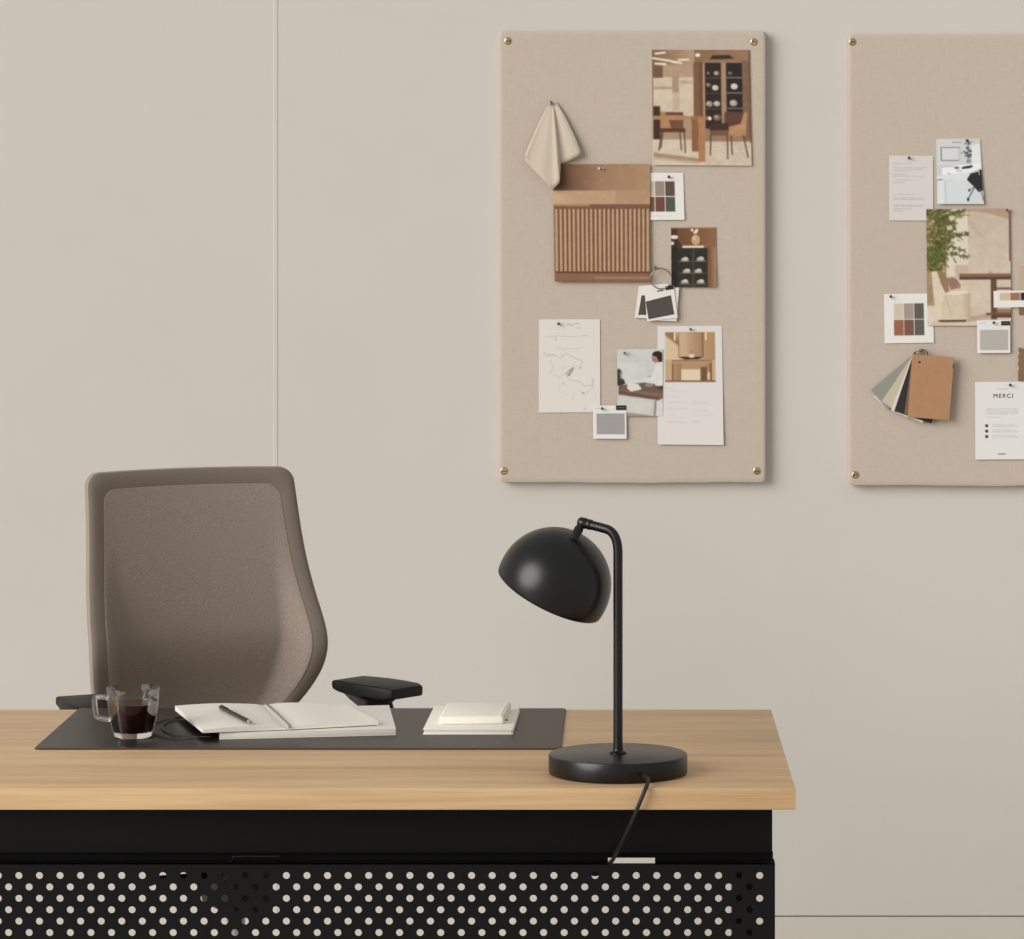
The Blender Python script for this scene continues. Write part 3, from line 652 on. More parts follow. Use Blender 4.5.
pin(890.6,297.2,.0023,'pin in the top left corner of the six-colour card')
pin(993.6,323.4,.007,'pin in the plain grey sample card below the plant photo','dark_pin',.0026)
pin(1010,385.6,.0024,'pin above the word MERCI on the white note')
pin(601,169.4,.0052,'small bright pin at the top of the slatted cabinet photo','steel',.0024)

# ------------------------------------------------------------------ ring with charcoal fabric samples (left board)
p0 = at(655.4,268,YB-.010)
ring_root = empty('sample_ring', p0, 'wire ring of white cards with charcoal fabric, below the slatted cabinet photo', 'sample set', 'sample sets on rings')
b = BM(); pc = at(660.8,278.6,YB-.011); R_ = 10.2*YB/F
tube(b, [pc+Vector((R_*math.cos(a), .0015*math.sin(a*2), R_*math.sin(a))) for a in [2*PI*i/40 for i in range(41)]], .0011, 8, caps=False)
obj('ring', b, M['steel'], ring_root, smooth=True)
def ring_card(pts, y0, y1, m, name='card', parent=None, lab=None):
    b = BM(); prism(b, [(at(x,y,YB-.008).x, at(x,y,YB-.008).z) for x, y in pts], YB-y1, YB-y0)
    o = obj(name, b, M[m], ring_root if parent is None else None)
    return o
for pts, fb, y in (([(638.8,286),(668,283.6),(664,319.4),(634.6,317.6)], [(641.5,295.5),(660,295),(658,314.5),(638.2,315)], .0045),
                   ([(650,289),(679,287.5),(676.5,321.2),(652,320.5)], [(654,300),(672,300),(670,314),(654,314)], .0065),
                   ([(644.4,288.4),(673.6,285.2),(677.6,317.8),(647,321.2)], [(645.6,301.6),(670.8,295.2),(674.2,314.2),(648.6,319.2)], .0088)):
    cdo = ring_card(pts, y-.0012, y, 'paper')
    b = BM(); prism(b, [(at(x,y_,YB-.008).x, at(x,y_,YB-.008).z) for x, y_ in fb], YB-y-.0006, YB-y+.0004)
    f = obj('fabric_square', b, M['swatch_fabric'], ring_root); f.parent = cdo
b = BM(); prism(b, [(at(x,y_,YB-.008).x, at(x,y_,YB-.008).z) for x, y_ in [(665.4,286),(673.2,285),(673.9,289),(665.9,290.2)]], YB-.0094, YB-.0086)
lb = obj('label', b, M['label_black'], ring_root); lb.parent = cdo
b = BM(); prism(b, [(at(x,y_,YB-.008).x, at(x,y_,YB-.008).z) for x, y_ in [(657,290.6),(663,289.8),(663.1,290.9),(657.1,291.7)]], YB-.0092, YB-.0086)
lb = obj('printed_line', b, M['label_black'], ring_root); lb.parent = cdo

# ------------------------------------------------------------------ fan of boards on a ring (right board)
pv = at(920, 359.5, YB-.010)
fan = empty('sample_fan', pv, 'fan of tan, black, beige and sage sample boards hanging on the right board', 'sample set', 'sample sets on rings')
sc = YB/F
def fan_card(ang, y, w, h, m, hole=True, off=(8, 5), th=.0016):
    a = math.radians(ang); b = BM()
    pts = [(-off[0], -off[1]), (w-off[0], -off[1]), (w-off[0], h-off[1]), (-off[0], h-off[1])]
    P = []
    for (x, yy) in pts:
        X = x*math.cos(a)-yy*math.sin(a); Z = x*math.sin(a)+yy*math.cos(a)
        P.append((pv.x+X*sc, pv.z-Z*sc))
    prism(b, P, YB-y, YB-y+th)
    bmesh.ops.bevel(b, geom=[e for e in b.edges], offset=.0003, segments=1, affect='EDGES')
    o = obj('sample_board', b, M[m], fan)
    return o
fan_card(43, .0040, 20, 63.5, 'card_white', th=.001); fan_card(50, .0058, 26, 62, 'card_grey'); fan_card(34, .0074, 30, 61, 'card_beige'); fan_card(22, .0090, 34, 63, 'card_white', th=.001); fan_card(18.5, .0106, 39, 62, 'card_black')
fan_card(8, .0124, 41, 61, 'card_dark', th=.001)
tn = fan_card(4.5, .0185, 41.5, 63, 'card_tan', th=.005)
for k in (0,):
    b = BM(); p = at(953.2, 366.5, YB-.019); box(b, p.x-.0008, p.x+.0012, YB-.0192, YB-.0180, p.z-.004, p.z+.004); h_ = obj('tag_mark', b, M['label_black'], fan); h_.parent = tn
b = BM(); m4 = frame_to(at(919.4,362,YB-.0186), (0,-1,0)); lathe(b, [(0,0),(.0022,0),(.0022,.0004),(0,.0004)], 14, M4=m4); h_ = obj('punched_hole', b, M['label_black'], fan); h_.parent = tn
b = BM(); pc = at(922.3,355.5,YB-.012); R_ = .0125
tube(b, [pc+Vector((R_*math.cos(a)*.95, -.006*math.sin(a-1.2), R_*math.sin(a))) for a in [2*PI*i/40 for i in range(41)]], .0010, 8, caps=False)
obj('ring', b, M['steel'], fan, smooth=True)
b = BM(); pc = at(919,355.5,YB-.010); R_ = .0105
tube(b, [pc+Vector((R_*math.cos(a), -.007*math.sin(a+.8), R_*math.sin(a))) for a in [2*PI*i/40 for i in range(41)]], .0008, 8, caps=False)
obj('ring', b, M['steel'], fan, smooth=True)
pin(921.4,351,.002,'pin holding the rings of the sample board fan','dark_pin',.0028)

# ------------------------------------------------------------------ desk
DX0, DX1, DY0, DY1 = -1.32, 0.2362, 4.63, 5.382
desk = empty('desk', ((DX0+DX1)/2, (DY0+DY1)/2, 0), 'oak topped desk with a black perforated front panel', 'desk')
b = BM(); box(b, DX0, DX1, DY0, DY1, ZD-.0295, ZD, .0012, 2); obj('desktop', b, M['oak'], desk, angle=30)
b = BM(); box(b, DX0+.03, .2085, 4.715, 4.737, .631, ZD-.0297, .0012, 2); obj('front_beam', b, M['metal_black'], desk, angle=30)
b = BM(); box(b, DX0+.03, .2185, 4.712, 4.745, .6985, ZD-.0296, .002, 2); obj('mounting_rail', b, M['metal_black2'], desk)
# recessed strip with cable slot (px 608..655)
s0, s1 = (608-VX)*4.72/F, (655-VX)*4.72/F
b = BM(); box(b, DX0+.03, s0, 4.724, 4.727, .615, .6315); box(b, s1, .2098, 4.724, 4.727, .615, .6315); box(b, s0, s1, 4.724, 4.727, .6228, .6315)
obj('recessed_strip', b, M['metal_black2'], desk)
# perforated panel
PX0, PX1, PYf, PT = DX0+.03, .2115, 4.700, .0016
pitch, rowh, hr = .02845, .01577, .00485
ztop = .6195; zrow0 = at(0, 875.6, PYf).z; nrow = 19; zlow = zrow0-rowh*(nrow-.5)
zbot = zlow-.012
b = BM()
def q4(P, y):
    return [b.verts.new((x, y, z)) for x, z in P]
def plate(x0, x1, z0, z1):
    a = q4([(x0,z0),(x1,z0),(x1,z1),(x0,z1)], PYf); c_ = q4([(x0,z0),(x1,z0),(x1,z1),(x0,z1)], PYf+PT)
    b.faces.new(a); b.faces.new(c_[::-1])
xr = (759.7-VX)*PYf/F
NS = 20
for r_ in range(nrow):
    zc = zrow0-rowh*r_; z0, z1 = zc-rowh/2, zc+rowh/2
    xo = xr-(pitch/2 if r_ % 2 else 0); n = int((xo-PX0-.012)/pitch)
    xe = xo+pitch/2 if xo+pitch/2 < PX1 else PX1
    plate(xe, PX1, z0, z1) if xe < PX1 else None
    for k in range(n+1):
        xc = xo-k*pitch; xa, xb = xc-pitch/2, min(xc+pitch/2, PX1)
        outer = []; inner = []
        angs = sorted(set([2*PI*i/NS for i in range(NS)]))
        ca_ = [math.atan2(z1-zc, xb-xc), math.atan2(z1-zc, xa-xc), math.atan2(z0-zc, xa-xc)+2*PI, math.atan2(z0-zc, xb-xc)+2*PI]
        angs = sorted(angs+ca_)
        for a in angs:
            cx, sz = math.cos(a), math.sin(a); inner.append((xc+hr*cx, zc+hr*sz))
            t = 1e9
            if cx > 1e-9: t = min(t, (xb-xc)/cx)
            if cx < -1e-9: t = min(t, (xa-xc)/cx)
            if sz > 1e-9: t = min(t, (z1-zc)/sz)
            if sz < -1e-9: t = min(t, (z0-zc)/sz)
            outer.append((xc+t*cx, zc+t*sz))
        of, inf = q4(outer, PYf), q4(inner, PYf); ob, inb = q4(outer, PYf+PT), q4(inner, PYf+PT); m_ = len(angs)
        for i in range(m_):
            j = (i+1) % m_
            b.faces.new((of[i], of[j], inf[j], inf[i])); b.faces.new((ob[j], ob[i], inb[i], inb[j])); b.faces.new((inf[i], inf[j], inb[j], inb[i]))
    plate(PX0, xo-n*pitch-pitch/2, z0, z1)
plate(PX0, PX1, zrow0+rowh/2, ztop); plate(PX0, PX1, zbot, zlow)
box(b, PX1-.0015, PX1, PYf, 4.735, zbot, ztop); box(b, PX0, PX0+.0015, PYf, 4.735, zbot, ztop)
# folded top flange, broken where the cable slot is
box(b, PX0, s0, PYf, 4.724, ztop-.0016, ztop); box(b, s1, PX1, PYf, 4.724, ztop-.0016, ztop)
me = bpy.data.meshes.new('perforated_panel'); b.transform(Matrix.Translation(-desk.location)); b.to_mesh(me); b.free(); me.materials.append(M['metal_black'])
o = bpy.data.objects.new('perforated_panel', me); COL.objects.link(o); o.parent = desk
for xc in (.175, DX0+.12):
    b = BM(); box(b, xc-.016, xc+.016, 4.86, 4.95, .03, ZD-.0297, .002, 2); lg = obj('leg', b, M['metal_black'], desk)
    b = BM(); box(b, xc-.03, xc+.03, 4.70, 5.32, 0.0, .03, .006, 2); obj('foot', b, M['metal_black'], desk, angle=40)
    b = BM(); box(b, xc-.012, xc+.012, 4.745, 5.33, .680, ZD-.0297, .001, 1); obj('support_arm', b, M['metal_black'], desk)
# cable clip on the recessed strip
b = BM(); tube(b, catmull([at(230.8,862.3,4.716), at(232.6,859.6,4.712), at(235.4,856.6,4.710), at(258,856.3,4.710), at(278.6,856.3,4.710), at(280.6,857.2,4.716)], 6), .0007, 8)
obj('cable_clip', b, M['cord'], desk, smooth=True)

# ------------------------------------------------------------------ desk mat
A0 = onz(36,748,ZD); B0 = onz(562,748.8,ZD)
mx0, mx1, my0, my1 = A0.x, -.0885, 4.968, 5.379
b = BM(); rr = .008; pts = []
for (cx, cy, a0) in ((mx1-rr, my1-rr, 0), (mx0+rr, my1-rr, 90), (mx0+rr, my0+rr, 180), (mx1-rr*1.6, my0+rr*1.6, 270)):
    r2 = rr*(1.6 if a0 == 270 else 1)
    for k in range(7): a = math.radians(a0+15*k); pts.append((cx+r2*math.cos(a), cy+r2*math.sin(a)))
V0 = [b.verts.new((x, y, ZD+.0002)) for x, y in pts]; V1 = [b.verts.new((x, y, ZD+.0022)) for x, y in pts]
cx, cy = (mx0+mx1)/2, (my0+my1)/2
V2 = [b.verts.new((x+(.0012 if x < cx else -.0012), y+(.0012 if y < cy else -.0012), ZD+.0028)) for x, y in pts]
n = len(pts)
b.faces.new(V0[::-1]).material_index = 1; b.faces.new(V2)
for k in range(n):
    b.faces.new((V0[k], V0[(k+1)%n], V1[(k+1)%n], V1[k])).material_index = 1; b.faces.new((V1[k], V1[(k+1)%n], V2[(k+1)%n], V2[k])).material_index = 1
o = obj('desk_mat', b, [M['leather'], M['leather_edge']]); origin(o, (cx, cy, ZD)); tag(o, 'dark brown leather desk mat under the notebooks and coffee cup', 'desk mat')
ZM = ZD+.0028

# ------------------------------------------------------------------ coffee cup
cx_, cy_ = (133-VX)*5.08/F, 5.08
cup = empty('coffee_cup', (cx_, cy_, ZM), 'clear glass cup half filled with black coffee, on the desk mat', 'cup')
b = BM(); H_ = .0735
wall_o = [(.0309,.0085),(.0325,.015),(.0350,.028),(.0374,.045),(.0392,.062),(.0400,H_-.0006)]
wall_i = [(.0395,H_),(.0389,H_-.0006),(.0381,.062),(.0362,.045),(.0337,.028),(.0312,.016),(.0297,.0090)]
lathe(b, wall_o+wall_i, 64, (cx_, cy_, ZM)); obj('glass_body', b, M['thin_glass'], cup, smooth=True)
b = BM(); lathe(b, [(0,.0012),(.020,.0012),(.0275,.0),(.0292,.0020),(.0307,.0083),(.0296,.0088),(0,.0080)], 64, (cx_, cy_, ZM)); obj('glass_base', b, M['glass'], cup, angle=50)
b = BM(); lathe(b, [(0,.0090),(.0270,.0092),(.0295,.0100),(.0310,.0160),(.0335,.028),(.0360,.045),(.0365,.0500),(0,.0500)], 64, (cx_, cy_, ZM))
obj('coffee', b, M['coffee'], cup, angle=50)
# square loop handle, pointing left
b = BM(); hx = cx_-.0385; a_ = []
for (dx, dz) in ((.002,.0585),(-.008,.0600),(-.0165,.0590),(-.0185,.0560),(-.0180,.045),(-.0160,.0325),(-.0120,.0290),(-.003,.0270),(.0045,.0262)): a_.append(Vector((hx+dx, cy_-.004, ZM+dz)))
pth = catmull(a_, 5); secs = []
for i, p in enumerate(pth):
    t = (pth[min(i+1, len(pth)-1)]-pth[max(i-1, 0)]).normalized(); nn = Vector((0,1,0)).cross(t)
    secs.append([p+nn*math.cos(q)*.0040+Vector((0,1,0))*math.sin(q)*.0085 for q in [2*PI*k/14 for k in range(14)]])
loft(b, secs); obj('handle', b, M['handle_glass'], cup, smooth=True)

# ------------------------------------------------------------------ papers and notebooks on the mat
def slab(name, P, z0, z1, m, parent=None, bev=.0008, mi=0):
    """P = near-left, near-right, far-right, far-left (x, y)"""
    b = BM(); lo = [b.verts.new((x, y, z0)) for x, y in P]; hi = [b.verts.new((x, y, z1)) for x, y in P]
    b.faces.new(lo[::-1]); b.faces.new(hi)
    for k in range(4): b.faces.new((lo[k], lo[(k+1)%4], hi[(k+1)%4], hi[k]))
    bmesh.ops.bevel(b, geom=list(b.edges), offset=bev, segments=3, profile=.5, affect='EDGES')
    return obj(name, b, m, parent, angle=40)
def cen(P): return (sum(p[0] for p in P)/4, sum(p[1] for p in P)/4)
P = [(-.598,5.050),(-.3385,5.092),(-.366,5.345),(-.612,5.30)]
c0 = cen(P); pad = empty('sketch_pad', (c0[0], c0[1], ZM), 'large white sketch pad lying under the open notebook', 'sketch pad')
slab('page_block', P, ZM+.0012, ZM+.0085, M['page_edge'], pad); slab('cover', [(x*1.0, y) for x, y in P], ZM, ZM+.0012, M['notebook_cover'], pad, .0003)
slab('top_sheet', P, ZM+.0086, ZM+.0096, M['page'], pad, .0003)
ZP = ZM+.0098
NL, NS_, NR, FL_, FS, FR_ = (-.6215,5.040),(-.501,5.072),(-.367,5.122),(-.693,5.272),(-.562,5.316),(-.430,5.322)
nb = empty('open_notebook', (NS_[0], (NS_[1]+FS[1])/2, ZP), 'open cream notebook with blank pages on the sketch pad, pen across it', 'notebook')
def page_half(name, n0, n1, f1, f0, zs, m, parent, th, flip):
    """n0 outer, n1 spine; page surface swells near the spine and dips into the gutter"""
    b = BM(); nu, nv = 24, 12; T = []; Bt = []
    for i in range(nu+1):
        u = i/nu; rt = []; rb = []
        for j in range(nv+1):
            v = j/nv; x = (n0[0]*(1-u)+n1[0]*u)*(1-v)+(f0[0]*(1-u)+f1[0]*u)*v; y = (n0[1]*(1-u)+n1[1]*u)*(1-v)+(f0[1]*(1-u)+f1[1]*u)*v
            h = th*(.55+.45*math.sin(PI*min(1, u*1.05)))*(1 if u < .93 else 1-(u-.93)/.07*.45)
            if flip: h = th*(.35+.75*math.sin(PI*min(1, u*.97)**1.6))+.004*(1-u)**3*(1-v)
            else: h += .0035*(1-u)**2*v
            rt.append(b.verts.new((x, y, zs+h))); rb.append(b.verts.new((x, y, zs+(h-th*.8 if h > th else 0)*0)))
        T.append(rt); Bt.append(rb)
    for i in range(nu):
        for j in range(nv):
            b.faces.new((T[i][j], T[i+1][j], T[i+1][j+1], T[i][j+1])); b.faces.new((Bt[i][j+1], Bt[i+1][j+1], Bt[i+1][j], Bt[i][j]))
        b.faces.new((T[i][0], Bt[i][0], Bt[i+1][0], T[i+1][0])); b.faces.new((T[i+1][nv], Bt[i+1][nv], Bt[i][nv], T[i][nv]))
    for j in range(nv):
        b.faces.new((T[0][j+1], Bt[0][j+1], Bt[0][j], T[0][j])); b.faces.new((T[nu][j], Bt[nu][j], Bt[nu][j+1], T[nu][j+1]))
    bmesh.ops.remove_doubles(b, verts=b.verts, dist=1e-6)
    return obj(name, b, m, parent, angle=50)
slab('cover', [(NL[0]+.006,NL[1]+.006), (NR[0]-.004,NR[1]+.006), FR_, FL_], ZP, ZP+.0012, M['black_cover'], nb, .0004)
page_half('left_page', NL, NS_, FS, FL_, ZP+.0014, M['page'], nb, .0075, False)
page_half('right_page', NR, (NS_[0]+.001, NS_[1]), (FS[0]+.001, FS[1]), FR_, ZP+.0014, M['page'], nb, .0055, True)
b = BM(); zz = ZP+.0092
tube(b, [(FS[0]+.004, FS[1]-.002, zz-.001), (FS[0]*.5+NS_[0]*.5+.004, (FS[1]+NS_[1])/2, zz), (NS_[0]+.004, NS_[1]+.004, zz-.001), (NS_[0]+.006, NS_[1]-.003, zz-.005)], .0022, 10, flat=.3)
obj('ribbon_marker', b, M['ribbon'], nb, smooth=True)
b = BM(); zl = ZM+.0022
lp = [(-.640,5.262,zl+.006),(-.675,5.255,zl+.002),(-.708,5.225,zl),(-.722,5.175,zl),(-.712,5.12,zl),(-.685,5.065,zl),(-.655,5.035,zl+.001),(-.625,5.02,zl+.006)]
tube(b, catmull(lp, 8), .0018, 10, flat=.6); obj('elastic_band', b, M['black_cover'], nb, smooth=True)
lp = [(-.690,5.245,zl+.002),(-.700,5.19,zl),(-.690,5.13,zl),(-.660,5.07,zl),(-.61,5.05,zl+.002)]
b = BM(); tube(b, catmull(lp, 8), .0016, 10, flat=.6); obj('elastic_band', b, M['black_cover'], nb, smooth=True)
# faint writing on the right page
b = BM()
for k in range(7):
    t = .15+k*.11; x0 = NS_[0]+(FS[0]-NS_[0])*t; y0 = NS_[1]+(FS[1]-NS_[1])*t
    dx, dy = (NR[0]-NS_[0])/.13, (NR[1]-NS_[1])/.13
# pen
a = Vector((-.617, 5.222, ZP+.0140)); e = Vector((-.5535, 5.066, ZP+.0135)); d = (e-a).normalized(); Lp = (e-a).length
pen = empty('pen', a, 'black ballpoint pen with silver tip lying on the open notebook', 'pen')
m4 = frame_to(a, d)
b = BM(); lathe(b, [(0,0),(.0024,.0),(.0030,.002),(.0033,.01),(.0033,Lp-.012),(.0030,Lp-.010)], 20, M4=m4); obj('barrel', b, M['pen'], pen, angle=50)
b = BM(); lathe(b, [(.0030,Lp-.011),(.0033,Lp-.009),(.0032,Lp-.003),(.0024,Lp),(0,Lp+.0004)], 20, M4=m4); obj('cap', b, M['pen_tip'], pen, angle=50)
b = BM(); box(b, -.0009, .0009, .0032, .0046, .006, .045, .0005, 1); b.transform(m4); obj('clip', b, M['pen'], pen)

P = [(-.2985,5.098),(-.1635,5.098),(-.160,5.345),(-.295,5.345)]
c0 = cen(P); n1 = empty('notebook', (c0[0], c0[1], ZM), 'flat white notebook on the right of the mat, a smaller one on it', 'notebook', 'pair of stacked white notebooks')
slab('page_block', [(P[0][0]+.002,P[0][1]+.001),(P[1][0]-.002,P[1][1]+.001),(P[2][0]-.002,P[2][1]),(P[3][0]+.002,P[3][1])], ZM+.0012, ZM+.0074, M['page_edge'], n1, .0004)
slab('cover', P, ZM+.0066, ZM+.0084, M['notebook_cover'], n1, .0007); slab('cover', P, ZM, ZM+.0014, M['notebook_cover'], n1, .0005)
P = [(-.276,5.140),(-.179,5.146),(-.1725,5.296),(-.2725,5.290)]
z0 = ZM+.0086; c0 = cen(P); n2 = empty('notebook', (c0[0], c0[1], z0), 'small thick cream notebook with rounded edges resting on the flat white one', 'notebook', 'pair of stacked white notebooks')
slab('cover', P, z0, z0+.0125, M['notebook_cover'], n2, .0032)
b = BM(); m4 = frame_to((-.1765,5.150,z0+.006), (.8,-.5,0)); lathe(b, [(0,0),(.0012,0),(.0012,.0035),(0,.0036)], 10, M4=m4); obj('closure_bead', b, M['pen'], n2)
b = BM(); tube(b, [(-.1845,5.1445,z0+.0129),(-.182,5.22,z0+.0131),(-.178,5.292,z0+.0129)], .0012, 8, flat=.5); obj('elastic_band', b, M['notebook_cover'], n2)

# ------------------------------------------------------------------ desk lamp
LX, LY = (618-VX)*4.758/F, 4.758
lamp = empty('desk_lamp', (LX, LY, ZD), 'matte black desk lamp with round dome shade and disc base', 'lamp')
b = BM(); Rb = .0972
lathe(b, [(0,.0006),(Rb-.003,.0006),(Rb-.001,.0012),(Rb,.003),(Rb,.0255),(Rb-.0008,.0272),(Rb-.0026,.0280),(0,.0280)], 128, (LX, LY, ZD)); obj('base', b, M['lamp'], lamp, angle=35)
b = BM(); lathe(b, [(0,.0278),(.0120,.0278),(.0122,.0296),(.0105,.0312),(.0075,.0316),(.0072,.034)], 40, (LX, LY, ZD)); obj('collar', b, M['lamp'], lamp, angle=50)
J = Vector((-.0549, 4.778, 1.0835)); ztop_ = 1.0722
pts = [Vector((LX, LY, ZD+.03)), Vector((LX, LY, 1.00)), Vector((LX, LY, 1.036))]
dirA = (J-Vector((LX, LY, ztop_))).normalized()
corner = Vector((LX, LY, ztop_)); rb_ = .030
s_ = corner-Vector((0,0,rb_)); e_ = corner+dirA*.019
for k in range(13):
    t = k/12; pts.append(s_*(1-t)**2+corner*2*t*(1-t)+e_*t*t)
pts.append(J-dirA*.012)
b = BM(); tube(b, pts, .0066, 24); obj('stem', b, M['lamp'], lamp, angle=50)
n_ = Vector((-.434, .196, -.876)).normalized(); Rs = .0812
C0 = Vector(((553.8-VX)*4.80/F, 4.80, CZ-(584.5-VY)*4.80/F)); apex = C0-n_*Rs
b = BM(); m4 = frame_to(J-dirA*.0135, dirA)
lathe(b, [(0,0),(.0068,0),(.0074,.0006),(.0074,.0055),(.0069,.0062),(.0069,.0072),(.0076,.0080),(.0076,.0150),(.0070,.0185),(.0052,.0205),(0,.0210)], 28, M4=m4)
obj('pivot_joint', b, M['lamp'], lamp, angle=50)
apex = C0+Vector((.37,-.36,.857)).normalized()*Rs; K_ = J+dirA*.001; m4 = frame_to(apex-(K_-apex).normalized()*.002, (K_-apex).normalized()); hl = (K_-apex).length
b = BM(); lathe(b, [(0,-.003),(.0068,-.003),(.0068,.002+hl*.55),(.0060,.002+hl*.62),(.0056,.002+hl*.7),(.0050,.002+hl)], 28, M4=m4)
obj('shade_holder', b, M['lamp'], lamp, angle=40)
b = BM(); prof = []; aend = math.radians(100.3)
for k in range(41): a = aend*k/40; prof.append((Rs*math.sin(a), Rs*math.cos(a)))
ri = Rs-.0016
for k in range(40, -1, -1): a = aend*k/40; prof.append((ri*math.sin(a), ri*math.cos(a)))
prof[0] = (0, prof[0][1]); prof[-1] = (0, prof[-1][1])
lathe(b, prof, 96, M4=frame_to(C0, -n_)); shade = obj('lamp_shade', b, M['lamp'], lamp, smooth=True)
b = BM(); lathe(b, [(0,.062),(.014,.062),(.014,.040),(.024,.030),(.029,.015),(.027,.0),(.018,-.012),(0,-.018)], 32, M4=frame_to(C0, -n_))
bulb = obj('bulb', b, mat('bulb_glass', (225,222,214), .3), lamp, angle=60)
# power cord: leaves the base, runs over the desk edge and into the slot
e0 = Vector(((643.5-VX)*4.672/F, 4.673, ZD+.0125))
b = BM(); lathe(b, [(0,0),(.0052,0),(.0052,.003),(.0046,.010),(.0034,.018),(0,.0185)], 20, M4=frame_to(e0+Vector((0,.004,0)), (.15,-1,-.15))); obj('cord_grommet', b, M['cord'], lamp, angle=50)
cp = [e0+Vector((0,.006,0)), e0+Vector((.003,-.012,-.002)), at(648,779.5,4.640), at(647,785,4.628), at(644.6,791,4.621), at(640,802,4.619), at(633.4,818,4.628), at(624,838,4.660), at(616,853,4.700), at(612.3,860.4,4.722), at(605,867,4.745), at(597,874,4.755), at(587,871,4.765), at(581,858,4.775), at(592,842,4.785), Vector((.03,4.80,.655)), Vector((.12,4.83,.665)), Vector((.17,4.85,.668))]
b = BM(); tube(b, catmull(cp, 8), .0029, 12); obj('power_cord', b, M['cord'], lamp, smooth=True)

# ------------------------------------------------------------------ office chair (built in its own frame: x right of picture, y backwards, z up)
TH = math.radians(27)
chair = empty('office_chair', (-.646, 5.685, 0), 'taupe mesh back office chair with black armrests behind the desk', 'office chair', rot=(0, 0, TH))
def hw_z(z):
    K = [(z_, h_*.915) for z_, h_ in [(.585,.120),(.615,.150),(.645,.172),(.68,.202),(.72,.2215),(.765,.2315),(.81,.2310),(.87,.2230),(.94,.2140),(1.0,.2090),(1.085,.2045)]]
    if z <= K[0][0]: return K[0][1]
    n = len(K)
    sl_ = [(K[min(i+1, n-1)][1]-K[max(i-1, 0)][1])/(K[min(i+1, n-1)][0]-K[max(i-1, 0)][0]) for i in range(n)]
    for i in range(n-1):
        if z <= K[i+1][0]:
            h = K[i+1][0]-K[i][0]; t = (z-K[i][0])/h
            return (2*t**3-3*t*t+1)*K[i][1]+(t**3-2*t*t+t)*h*sl_[i]+(3*t*t-2*t**3)*K[i+1][1]+(t**3-t*t)*h*sl_[i+1]
    return K[-1][1]
ZT, ZB = 1.078, .585
def sm(t): t = max(0, min(1, t)); return t*t*(3-2*t)
def back_y(x, z):
    """depth of the front surface: leans back at the top, wings come forward low down"""
    lean = .158+.058*((z-.70)/.38)**2+.046*sm((.81-z)/.15) if z > .70 else .158+.046*sm((.81-z)/.15)
    w = math.exp(-((z-.745)/.115)**2)
    q = abs(x)/hw_z(z)
    wing = .060*w*sm((q-.70)/.17)
    dish = .018*(1-min(1, q)**2)
    return lean+dish-wing
out = []
# outline: right side up, top corner, left side
rc = .026
N1 = 46
def outline():
    P = []
    zz = [ZB+(ZT-rc-ZB)*i/N1 for i in range(N1+1)]
    for z in zz: P.append((hw_z(z), z))
    ht = hw_z(ZT)
    for k in range(1, 9): a = PI/2*k/8; P.append((hw_z(ZT-rc)-rc+rc*math.cos(a), ZT-rc+rc*math.sin(a)))
    xt = P[-1][0]
    for k in range(1, 16): x = xt*(1-2*k/16); P.append((x, ZT+.002*(1-(x/xt)**2)))
    for (x, z) in P[:N1+9][::-1]: P.append((-x, z))
    xb = hw_z(ZB)
    for k in range(1, 12): x = -xb*(1-2*k/12); P.append((x, ZB-.02*(1-(x/xb)**2)))
    return P
OUT = outline(); CC = (0, .84)
def inset(p, d):
    """move a point of the outline towards the chair's inside by a share d"""
    x, z = p; zc = min(max(z, .74), .93); return (x*(1-d), zc+(z-zc)*(1-d) if True else z)
def inset2(p, i_):
    x, z = p; a = .030*i_
    X = x*(1-a/ max(.12, hw_z(min(max(z, ZB), ZT))))
    Z = z-a*sm((z-1.0)/.075) + a*sm((.66-z)/.08)
    return (X, Z)
n = len(OUT)
# mesh panel: rings from inset 1 to centre
b = BM(); rings = []
base = [inset2(p, .9) for p in OUT]
for s in [1, .985, .96, .93, .9, .86, .82, .78, .74, .7, .66, .6, .54, .48, .4, .3, .2, .1, .03]:
    rings.append([b.verts.new((CC[0]+(x-CC[0])*s, back_y(CC[0]+(x-CC[0])*s, CC[1]+(z-CC[1])*s)+.0004, CC[1]+(z-CC[1])*s)) for x, z in base])
for A, B_ in zip(rings[:-1], rings[1:]):
    for k in range(n): b.faces.new((A[k], A[(k+1)%n], B_[(k+1)%n], B_[k]))
b.faces.new(rings[-1])
o = obj('mesh_panel', b, M['chair_mesh'], chair, smooth=True, local=True); md = o.modifiers.new('thickness', 'SOLIDIFY'); md.thickness = .0014; md.offset = 0
# border frame: front band
b = BM(); rings = []
prof = [(1.0,.0006),(.85,-.0010),(.6,-.0020),(.35,-.0022),(.12,-.0004),(.02,.003)]
for (i_, dy) in prof:
    rings.append([b.verts.new((q[0], back_y(q[0], q[1])+dy, q[1])) for q in [inset2(p, i_) for p in OUT]])
for A, B_ in zip(rings[:-1], rings[1:]):
    for k in range(n): b.faces.new((A[k], A[(k+1)%n], B_[(k+1)%n], B_[k]))
o = obj('front_band', b, M['chair_frame'], chair, smooth=True, local=True)
# side shell: rolls backwards
b = BM(); rings = []
prof = [(.02,.003),(-.02,.006),(-.03,.011),(-.01,.018),(.08,.024),(.5,.027),(1.0,.022),(1.05,.006)]
for (i_, dy) in prof:
    rings.append([b.verts.new((q[0], back_y(q[0], q[1])+dy, q[1])) for q in [inset2(p, i_) for p in OUT]])
for A, B_ in zip(rings[:-1], rings[1:]):
    for k in range(n): b.faces.new((A[k], A[(k+1)%n], B_[(k+1)%n], B_[k]))
obj('back_shell', b, M['chair_side'], chair, smooth=True, local=True)
